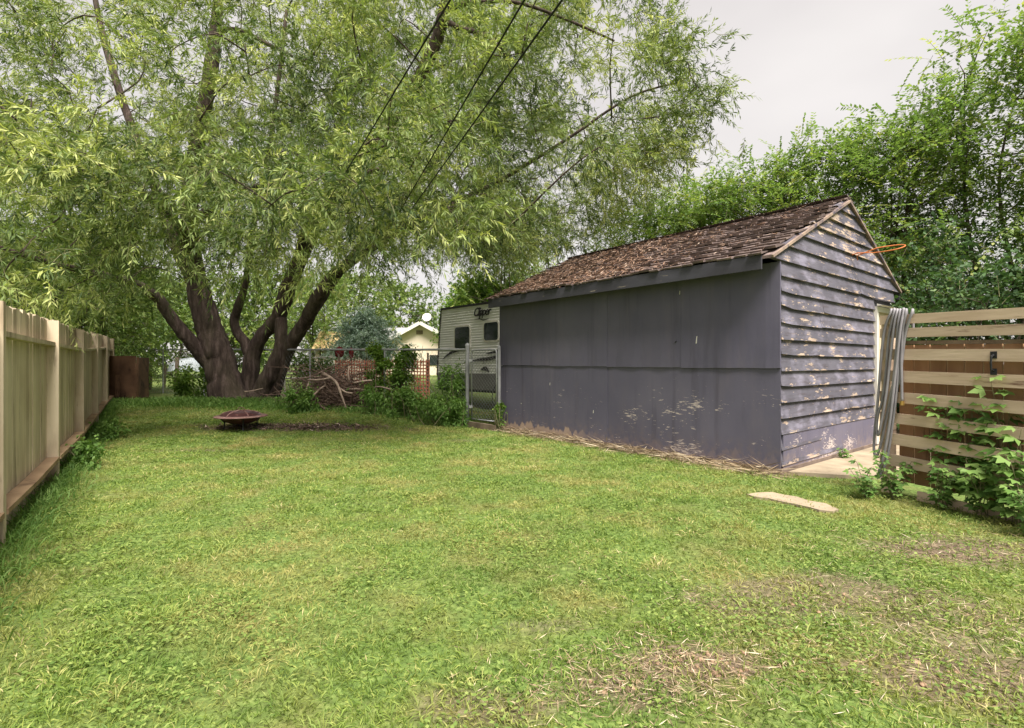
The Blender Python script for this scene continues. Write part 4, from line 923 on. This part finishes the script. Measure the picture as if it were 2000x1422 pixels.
for (x, y0, y1, Y, lab) in ((663, 682, 716, 14.6, 'red garden ornament on a stake with round head'), (686, 684, 722, 14.7, 'slim red garden ornament stake beside the round one')):
    p = px(x, y1, Y); t_ = thing('garden_ornament', lab, 'ornament', (p[0], p[1], .3)); top = px(x, y0, Y)
    obj('stake', MB().tube([(p[0], Y, .25), (p[0], Y, top[2]+.1)], .012, 6), M['blackiron'], t_)
    w = .14 if x == 663 else .07
    obj('head', MB().lathe([(.0, -.22), (w*.8, -.16), (w, -.02), (w*.6, .08), (.0, .12)], (p[0], Y, top[2]-.04), 10), M['redorn'], t_, smooth=True)
for (x, y0, y1, Y, lab) in ((293, 713, 768, 19.0, 'leaning grey wooden post in the lawn behind the fence'), (346, 698, 758, 21, 'taller grey wooden post in the neighbouring lawn'), (322, 712, 762, 20.2, 'thin vine covered wooden post between two grey posts')):
    a = px(x, y0, Y); b = px(x-2, y1+6, Y); tag(obj('wooden_post', MB().tube([b, (a+b)/2+np.array([.015, 0, 0]), a], [.085, .08, .075] if x != 322 else [.05, .045, .04], 8, .08), M['post']), lab, 'post')
tp = px(372, 716, 32); mb = MB(); mb.lathe([(1.15, -.3), (1.1, .12), (.85, .38), (.4, .52), (0, .56)], (tp[0], 32, tp[2]), 12); mb.v = [(x+.1*math.sin(z*5+y), y, z) for (x, y, z) in mb.v]
tag(obj('covered_heap', mb, M['tarp'], smooth=True), 'pale tarp covered heap on the far neighbouring lawn', 'tarp')

# ------------------------------------------------------------------ brush pile
bp = np.array([*px(652, 0, 12.2)[:2]]); g = gz(*bp)
BP = thing('brush_pile', 'heap of dead grey brown branches stacked against the chain link fence', 'brush pile', (bp[0], bp[1], g))
def stick(n):
    p = bp+rng.normal(size=2)*np.array([.46, .24]); h = min(abs(rng.normal())*.40, .88)
    a = rng.uniform(0, 6.28); L_ = rng.uniform(.3, 1.25); el = rng.normal()*.35+(.15 if rng.random() < .5 else 0)
    d = np.array([math.cos(a)*math.cos(el), math.sin(a)*.55*math.cos(el), math.sin(el)]); c_ = np.array([p[0], p[1], g+.06+h])
    P = [c_-d*L_/2, c_+rng.normal(size=3)*.05, c_+d*L_/2+rng.normal(size=3)*.08]
    for q_ in P: q_[2] = max(q_[2], g+.02)
    return P
mb = MB()
for i in range(900): r_ = rng.uniform(.003, .011); mb.tube(smooth(stick(i), 2), [r_*(1-.14*j) for j in range(5)], 4)
obj('twigs', mb, M['stick'], BP, kind='stuff')
for i in range(34):
    r_ = rng.uniform(.014, .03); P = stick(i); obj('branch', MB().tube(smooth(P, 3), [r_*(1-.1*j) for j in range(7)], 6, .06), M['stick2'] if i % 3 == 0 else M['stick'], BP, smooth=True)
for P in ([(628, 728, 11.8), (655, 745, 11.5), (666, 770, 11.3), (676, 797, 11.2)], [(605, 742, 11.7), (600, 758, 11.6), (597, 770, 11.5)], [(660, 755, 11.5), (675, 766, 11.4), (688, 768, 11.4)], [(682, 716, 11.9), (680, 730, 11.8), (682, 744, 11.8)], [(690, 748, 11.6), (712, 744, 11.7), (726, 743, 11.8)], [(612, 772, 11.5), (625, 760, 11.6), (636, 752, 11.7)], [(600, 742, 11.7), (622, 742, 11.6), (645, 738, 11.6)]):
    obj('branch', MB().tube(smooth([px(*p) for p in P], 4), [.04*(1-.05*j) if len(P) == 4 else .02 for j in range((len(P)-1)*4+1)], 7, .08), M['stick2'], BP, smooth=True)

# ------------------------------------------------------------------ vines and shrubs along the wire
def bush(name, label, cat, cx, cy, w, d, h, n, lL, lW, mat, flat=.5, group=None):
    g = gz(cx, cy); T = thing(name, label, cat, (cx, cy, g), group=group); mb = MB()
    for _ in range(7):
        a = np.array([cx+rng.normal()*w*.25, cy+rng.normal()*d*.25, g]); b = a+np.array([rng.normal()*w*.25, rng.normal()*d*.2, h*rng.uniform(.6, .95)]); mb.tube([a, (a+b)/2+rng.normal(size=3)*.03, b], [.010, .008, .004], 4)
    obj('stems', mb, M['twig'], T, kind='stuff')
    nb_ = int(10+h*6) if flat < .75 else 26; cc = np.stack([rng.uniform(-.5, .5, nb_)*w*.85, rng.uniform(-.5, .5, nb_)*d*.7, h*rng.random(nb_)**(.55 if flat > .55 else 1.1)*.92], -1)
    rad = rng.uniform(.16, .34, nb_)*min(w, h)*(1.15-.45*cc[:, 2]/h); k_ = rng.integers(0, nb_, n)
    dv = nrm(rng.normal(size=(n, 3)))*(rng.random((n, 1))**.45); B = cc[k_]+dv*rad[k_][:, None]*np.array([1, .9, 1.15])
    B[:, 2] = np.abs(B[:, 2]); B += rng.normal(size=(n, 3))*np.array([.05, .04, .06])*w**.5*(rng.random((n, 1)) < .25)*2; B[:, 2] = np.maximum(B[:, 2], .02)
    hh = B[:, 2]/h; B = B+np.array([cx, cy, g])
    D = nrm(dv*.6+rng.normal(size=(n, 3))*.5+np.array([0, -.25, -.15])); rr2 = np.clip(.55*rng.random(n)+.25*hh+.35*rng.random(nb_)[k_]-.08, 0, 1)
    quads('leaves', leafq(B, D, lL*rng.uniform(.6, 1.25, n), lW*rng.uniform(.7, 1.2, n), .35, .15), M[mat], T, rr2); return T
def bpx(x, Y): return px(x, 0, Y)[0]
bush('vine', 'tall bright green vine column climbing the wire beside the brush pile', 'vine', bpx(735, 12.0), 12.0, .36, .3, 1.62, 2600, .07, .05, 'vine', .8)
bush('vine', 'dark green vine spilling over the fence top rail in the middle', 'vine', bpx(792, 11.75), 11.75, .42, .3, 1.68, 1800, .07, .05, 'vine', .8)
bush('vine', 'thin leafy vine hanging on the orange mesh fence', 'vine', bpx(765, 11.9), 11.9, .55, .3, 1.2, 1500, .07, .05, 'vine', .6)
bush('shrub', 'low broad green shrub at the foot of the vines', 'shrub', bpx(770, 11.3), 11.3, 1.3, .6, .6, 2600, .085, .035, 'weed', .4)
bush('shrub', 'tall grey green shrub beside the chain link gate post', 'shrub', bpx(885, 10.9), 10.95, .6, .45, 1.3, 1500, .09, .03, 'weed', .6)
bush('shrub', 'dense green ragged shrub at the base of the gate post', 'shrub', bpx(868, 10.6), 10.6, 1.15, .6, .58, 3000, .085, .03, 'weed', .4)
bush('shrub', 'yellow green bush behind the willow beside the brush pile', 'shrub', bpx(585, 13.6), 14.6, 1.3, .8, 1.45, 3000, .09, .055, 'vine', .5)
bush('shrub', 'yellow green sapling bush left of the willow stems', 'shrub', bpx(375, 14.3), 14.5, 1.1, .8, .95, 2300, .09, .055, 'vine', .4)
bush('shrub', 'low weedy shrub growing in front of the brush pile', 'shrub', bpx(590, 11.4), 11.5, .9, .5, .5, 1800, .09, .04, 'weed', .4)
bush('shrub', 'small weed clump under the near post of the tan fence', 'shrub', fpt(6.4, .22)[0], 6.4, .5, .4, .3, 700, .06, .035, 'weed', .4)
bush('shrub', 'leafy weed clump at the foot of the tan fence further back', 'shrub', fpt(8.6, .3)[0], 8.7, .6, .5, .32, 800, .06, .035, 'weed', .4)
bush('shrub', 'climbing weed at the shed corner beside the gate', 'shrub', -.22, 9.95, .18, .15, .55, 420, .05, .03, 'vine', .7)

# ------------------------------------------------------------------ broad leaved weeds at the slat fence
def lobed(P, D, L, up):
    """a five pointed leaf as three folded quads"""
    side = nrm(np.cross(D, up)); out = []
    for (ang, s_) in ((0, 1.0), (.95, .78), (-.95, .78)):
        d = nrm(D*math.cos(ang)+side*math.sin(ang)); sd = nrm(np.cross(d, up))
        out.append(np.stack([P, P+d*L*s_*.5+sd*L*s_*.26+up*L*.05, P+d*L*s_-up*L*.10, P+d*L*s_*.5-sd*L*s_*.26+up*L*.05]))
    return out
def weed(label, base, h, n, L, spread, name='leafy_weed', flower=False):
    b = np.array(base, float); T = thing(name, label, 'weed', tuple(b)); mb = MB(); Q = []; rn = []
    for s_ in range(n):
        a = rng.uniform(0, 6.28); top = b+np.array([math.cos(a)*spread*rng.random(), math.sin(a)*spread*.7*rng.random(), h*rng.uniform(.55, 1)])
        P = smooth([b+rng.normal(size=3)*np.array([.03, .03, 0]), b+(top-b)*.5+rng.normal(size=3)*.03, top], 4); mb.tube(P, [.0045*(1-.07*i) for i in range(len(P))], 5)
        for p in P[2:]:
            for _ in range(2):
                aa = rng.uniform(0, 6.28); d = nrm(np.array([math.cos(aa), math.sin(aa), .15])); pt = np.array(p)+d*L*.5; mb.tube([p, pt], .0018, 3)
                up = nrm(np.array([-.15, -.45, 1])+rng.normal(size=3)*.25); ll = L*rng.uniform(.55, 1.15); lq = lobed(pt, nrm(d+np.array([0, 0, -.35])), ll, up); Q += lq; rn += [rng.random()]*3
    obj('stems', mb, M['twig'], T, kind='stuff'); quads('leaves', np.array(Q), M['weed'], T, np.array(rn))
    if flower: obj('flower', MB().lathe([(.0, .0), (.025, .006), (.03, .02), (.012, .03), (0, .03)], b+np.array([.05, -.12, h*.7]), 8), M['yellow'], T)
def qp(s, off): v = QO+QD*s+QN*off; return (v.x, v.y, 0)
weed('lush lobed weed in front of the outer slats with a yellow flower', qp(1.05, .16), .80, 7, .105, .28, flower=True)
weed('bushy broad leaved weed against the lower slats below the handle', qp(.82, .14), .62, 6, .10, .26)
weed('young lobed weed at the fence post under the hose', qp(.12, .16), .48, 7, .065, .2)
weed('sprawling weed on the edge of the concrete by the hose', (3.42, 4.95, .0), .34, 6, .055, .2)
weed('small weed sprouting beside the bottom board of the slat fence', qp(.5, .1), .42, 6, .07, .2)
weed('tall vine weed poking out between the middle slats', qp(.62, -.05), 1.08, 5, .11, .14)
weed('vine weed reaching out between the slats near the handle', qp(.85, -.05), 1.42, 5, .115, .12)
weed('leafy weed climbing behind the lower slats by the hose', qp(.42, -.05), .98, 5, .11, .14)
weed('weed behind the outermost slats', qp(1.3, -.05), 1.0, 5, .09, .2)
weed('tiny weed in the crack at the shed foot by the concrete', shw(1.55, -.12, .03), .16, 3, .05, .08)
weed('low broad weed in the corner grass before the slat fence', qp(1.3, .35), .4, 9, .075, .3)

# ------------------------------------------------------------------ overhead wires
for (a, b) in (((865, 0, 3.3), (600, 450, 11)), ((1010, 0, 3.2), (735, 480, 11)), ((1080, 0, 3.1), (745, 480, 11.4))):
    A = px(*a); B = px(*b); A2 = A+(A-B)*1.0; B2 = B+(B-A)*1.6; pts = [A2+(B2-A2)*t-np.array([0, 0, .10*math.sin(math.pi*t)]) for t in np.linspace(0, 1, 16)]
    tag(obj('power_line', MB().tube(pts, .0072, 6), M['blackwire']), 'black overhead power cable crossing in front of the willow', 'cable', 'overhead cables')

# ------------------------------------------------------------------ dead litter at the shed foot
n = 2200; ly_ = LEN*rng.random(n)*.98; lx_ = -np.abs(rng.normal(size=n))*.14-.03
P = np.stack([lx_, ly_, .02+rng.random(n)*.07*np.exp(lx_*3)], -1); P = shed_world(P); P[:, 2] += ground(P[:, 0], P[:, 1])
a = rng.normal(size=n)*.7+1.57; dl = np.stack([np.cos(a), np.sin(a)*np.sign(rng.normal(size=n)), rng.normal(size=n)*.18+.06], -1)
dw = nrm(np.stack([dl[:, 0]*D2[0]+dl[:, 1]*D1[0], dl[:, 0]*D2[1]+dl[:, 1]*D1[1], dl[:, 2]], -1))
stuff(quads('dead_vine_litter', leafq(P, dw, rng.uniform(.06, .38, n), rng.uniform(.004, .011, n), .5), M['litter'], None, rng.random(n)**.7), 'pale dead stems and litter along the foot of the plywood wall', 'litter')
mb = MB()
for (cx, cy, rx, ry, m_) in ((.80, 2.24, .26, .11, 60), (.5, 2.08, .16, .08, 24), (1.75, 2.85, .5, .15, 14), (1.95, 2.15, .4, .15, 12), (1.15, 2.15, .3, .06, 8)):
    for _ in range(m_):
        x = cx+rng.normal()*rx*.6; y = cy+rng.normal()*ry*.6; r_ = rng.uniform(.006, .016); V = []; n6 = 7
        prof = [(.6, -.2), (1, .1), (.8, .42), (.35, .58)]; sx_, sy_ = rng.uniform(.7, 1.4), rng.uniform(.7, 1.3); ro = rng.uniform(0, 6.28)
        for (pr, pz) in prof:
            for j in range(n6):
                t = 2*math.pi*j/n6; xx = math.cos(t)*pr*r_*sx_*rng.uniform(.88, 1.1); yy_ = math.sin(t)*pr*r_*sy_*rng.uniform(.88, 1.1)
                V.append((x+xx*math.cos(ro)-yy_*math.sin(ro), y+xx*math.sin(ro)+yy_*math.cos(ro), .001+pz*r_))
        mb.add(V, [(i*n6+j, i*n6+(j+1) % n6, (i+1)*n6+(j+1) % n6, (i+1)*n6+j) for i in range(3) for j in range(n6)]+[tuple(3*n6+j for j in range(n6))])
stuff(obj('gravel', mb, M['stone'], smooth=True), 'tan pebbles showing through worn bare patches of the lawn', 'gravel')

# ------------------------------------------------------------------ lawn
n = 400000; Y = 1.35+12.6*rng.random(n)**1.12; X = (rng.random(n)*2-1)*(1.06*Y+.9)
lx, ly = shed_local(X, Y); b_ = bare(X, Y)
keep = ~((lx > -.05) & (ly > -.03) & (ly < LEN+.2)) & ~((lx > .15) & (lx < 4.6) & (ly > -1.2) & (ly < .1) & (ly > -.2-lx*.9)) & (rng.random(n) > b_*.62) & (rng.random(n) < 1.02+.55*vnoise(X, Y, 2.1, 9)+.4*vnoise(X, Y, 7.3, 1.5)) & (X > -.7008*Y-1.0845-.25)
qs = (X-QO.x)*QN.x+(Y-QO.y)*QN.y; keep &= ~((qs < -.1) & (Y < 5.6))
X, Y = X[keep], Y[keep]; n = len(X); Z = ground(X, Y)+vnoise(X, Y, 1.1, 3)*.012+vnoise(X, Y, 6, 2)*.007
pn = vnoise(X, Y, 1.1, 5)*.5+vnoise(X, Y, 3.3, 2)*.4+vnoise(X, Y, 9, 7)*.25
a = rng.uniform(0, 6.28, n)+vnoise(X, Y, 5, 4)*2; el = np.clip(rng.normal(.75, .38, n), .08, 1.5)
D = np.stack([np.cos(a)*np.cos(el), np.sin(a)*np.cos(el), np.sin(el)], -1)
L = rng.uniform(.025, .062, n)*(1+.28*np.clip(pn, -1, 1))*(1+.02*Y); W = rng.uniform(.0026, .0052, n)*(.8+.17*Y)
rn = np.clip(rng.normal(.40, .22, n)+pn*.36, 0, 1)
stuff(quads('lawn_grass', leafq(np.stack([X, Y, Z-.004], -1), D, L, W, .15, .25), M['grass'], None, rn), 'patchy mown green lawn grass with dry yellow blades', 'grass')
n = 6000; cxs = np.array(BARE)[2:8]; k_ = rng.integers(0, len(cxs), n); X = cxs[k_, 0]+rng.normal(size=n)*cxs[k_, 2]*1.0; Y = cxs[k_, 1]+rng.normal(size=n)*cxs[k_, 3]*1.0
keep = (Y > 1.4); X, Y = X[keep], Y[keep]; n = len(X); a = rng.uniform(0, 6.28, n); D = nrm(np.stack([np.cos(a), np.sin(a), rng.normal(size=n)*.18+.05], -1))
stuff(quads('straw', leafq(np.stack([X, Y, ground(X, Y)+.004+rng.random(n)*.02], -1), D, rng.uniform(.02, .09, n), rng.uniform(.002, .005, n), .7), M['litter'], None, rng.random(n)), 'dry cut straw scattered on the worn lawn patches', 'straw')
nt_ = 3600; TYs = 1.4+9.5*rng.random(nt_)**1.1; TXs = (rng.random(nt_)*2-1)*(1.06*TYs+.6); tl_ = rng.uniform(.045, .10, nt_); th_ = np.clip(rng.normal(.42, .24, nt_), 0, 1)
lx, ly = shed_local(TXs, TYs); qs = (TXs-QO.x)*QN.x+(TYs-QO.y)*QN.y
kp = ~((lx > -.1) & (ly > -1.3) & (ly < LEN+.2)) & (TXs > -.7008*TYs-1.0) & ~((qs < -.05) & (TYs < 5.6)); TXs, TYs, tl_, th_ = TXs[kp], TYs[kp], tl_[kp], th_[kp]
k_ = np.repeat(np.arange(len(TXs)), 28); n = len(k_); ox = rng.normal(size=(n, 2))*.035; X = TXs[k_]+ox[:, 0]*1.3; Y = TYs[k_]+ox[:, 1]
a = np.arctan2(ox[:, 1], ox[:, 0])+rng.normal(size=n)*.6; el = np.clip(rng.normal(.8, .3, n), .15, 1.45); D = np.stack([np.cos(a)*np.cos(el), np.sin(a)*np.cos(el), np.sin(el)], -1)
stuff(quads('grass_tufts', leafq(np.stack([X, Y, ground(X, Y)-.004], -1), D, tl_[k_]*rng.uniform(.6, 1.15, n), rng.uniform(.003, .006, n)*(.8+.13*Y), .15, .35), M['grass'], None, np.clip(th_[k_]+rng.normal(size=n)*.12, 0, 1)), 'longer grass tufts standing out of the mown lawn', 'grass')
# clover and broad weeds in the lawn, taller growth at the edges
n = 110000; Y = 1.35+10.5*rng.random(n)**1.2; X = (rng.random(n)*2-1)*(1.06*Y+.6)
cl = vnoise(X, Y, 1.7, 8)+vnoise(X, Y, 4.1, 3)*.6+.35*ss(.2, 2.5, X)*ss(5.5, 3, Y); lx, ly = shed_local(X, Y)
qs = (X-QO.x)*QN.x+(Y-QO.y)*QN.y
keep = (cl > .16+.3*rng.random(len(cl))) & ~((lx > -.05) & (ly > -1.2) & (ly < LEN)) & (X > -.7008*Y-1.1) & (rng.random(n) > bare(X, Y)*.6) & ~((qs < -.1) & (Y < 5.6)); X, Y = X[keep], Y[keep]; n = len(X)
a = rng.uniform(0, 6.28, n); D = nrm(np.stack([np.cos(a), np.sin(a), rng.uniform(-.1, .5, n)], -1))
stuff(quads('lawn_clover', leafq(np.stack([X, Y, ground(X, Y)+.012+rng.random(n)*.035], -1), D, rng.uniform(.012, .030, n), rng.uniform(.008, .018, n)*(.9+.06*Y), .8, .1), M['clover'], None, rng.random(n)), 'small clover and broad leaved weeds in the lawn', 'clover')
def tuft(name, label, X, Y, Lr, W):
    n = len(X); a = rng.uniform(0, 6.28, n); el = rng.uniform(.7, 1.45, n); D = np.stack([np.cos(a)*np.cos(el), np.sin(a)*np.cos(el), np.sin(el)], -1)
    stuff(quads(name, leafq(np.stack([X, Y, ground(X, Y)-.01], -1), D, rng.uniform(*Lr, n), W*rng.uniform(.7, 1.3, n), .1, .35), M['weed'], None, rng.random(n)), label, 'grass')
n = 9000; t = rng.random(n); Y = 1.6+12.6*t; off = np.abs(rng.normal(size=n))*.13+.0; X = -.7008*Y-1.0845+FN[0]*off; Yo = Y+FN[1]*off
tuft('fence_grass', 'long uncut grass along the foot of the tan fence', X, Yo, (.06, .26), .008)
n = 9000; X = rng.uniform(-10.5, -.9, n); Y = 11.35+rng.normal(size=n)*.38+(-X-1)*.22
tuft('edge_weeds', 'rough dark weeds under the willow and along the wire fence', X, Y, (.08, .30), .018)
n = 5000; X = rng.normal(size=n)*1.3+wb[0]; Y = rng.normal(size=n)*.5+13.3; tuft('trunk_weeds', 'tall weeds round the foot of the willow stems', X, Y, (.1, .36), .02)
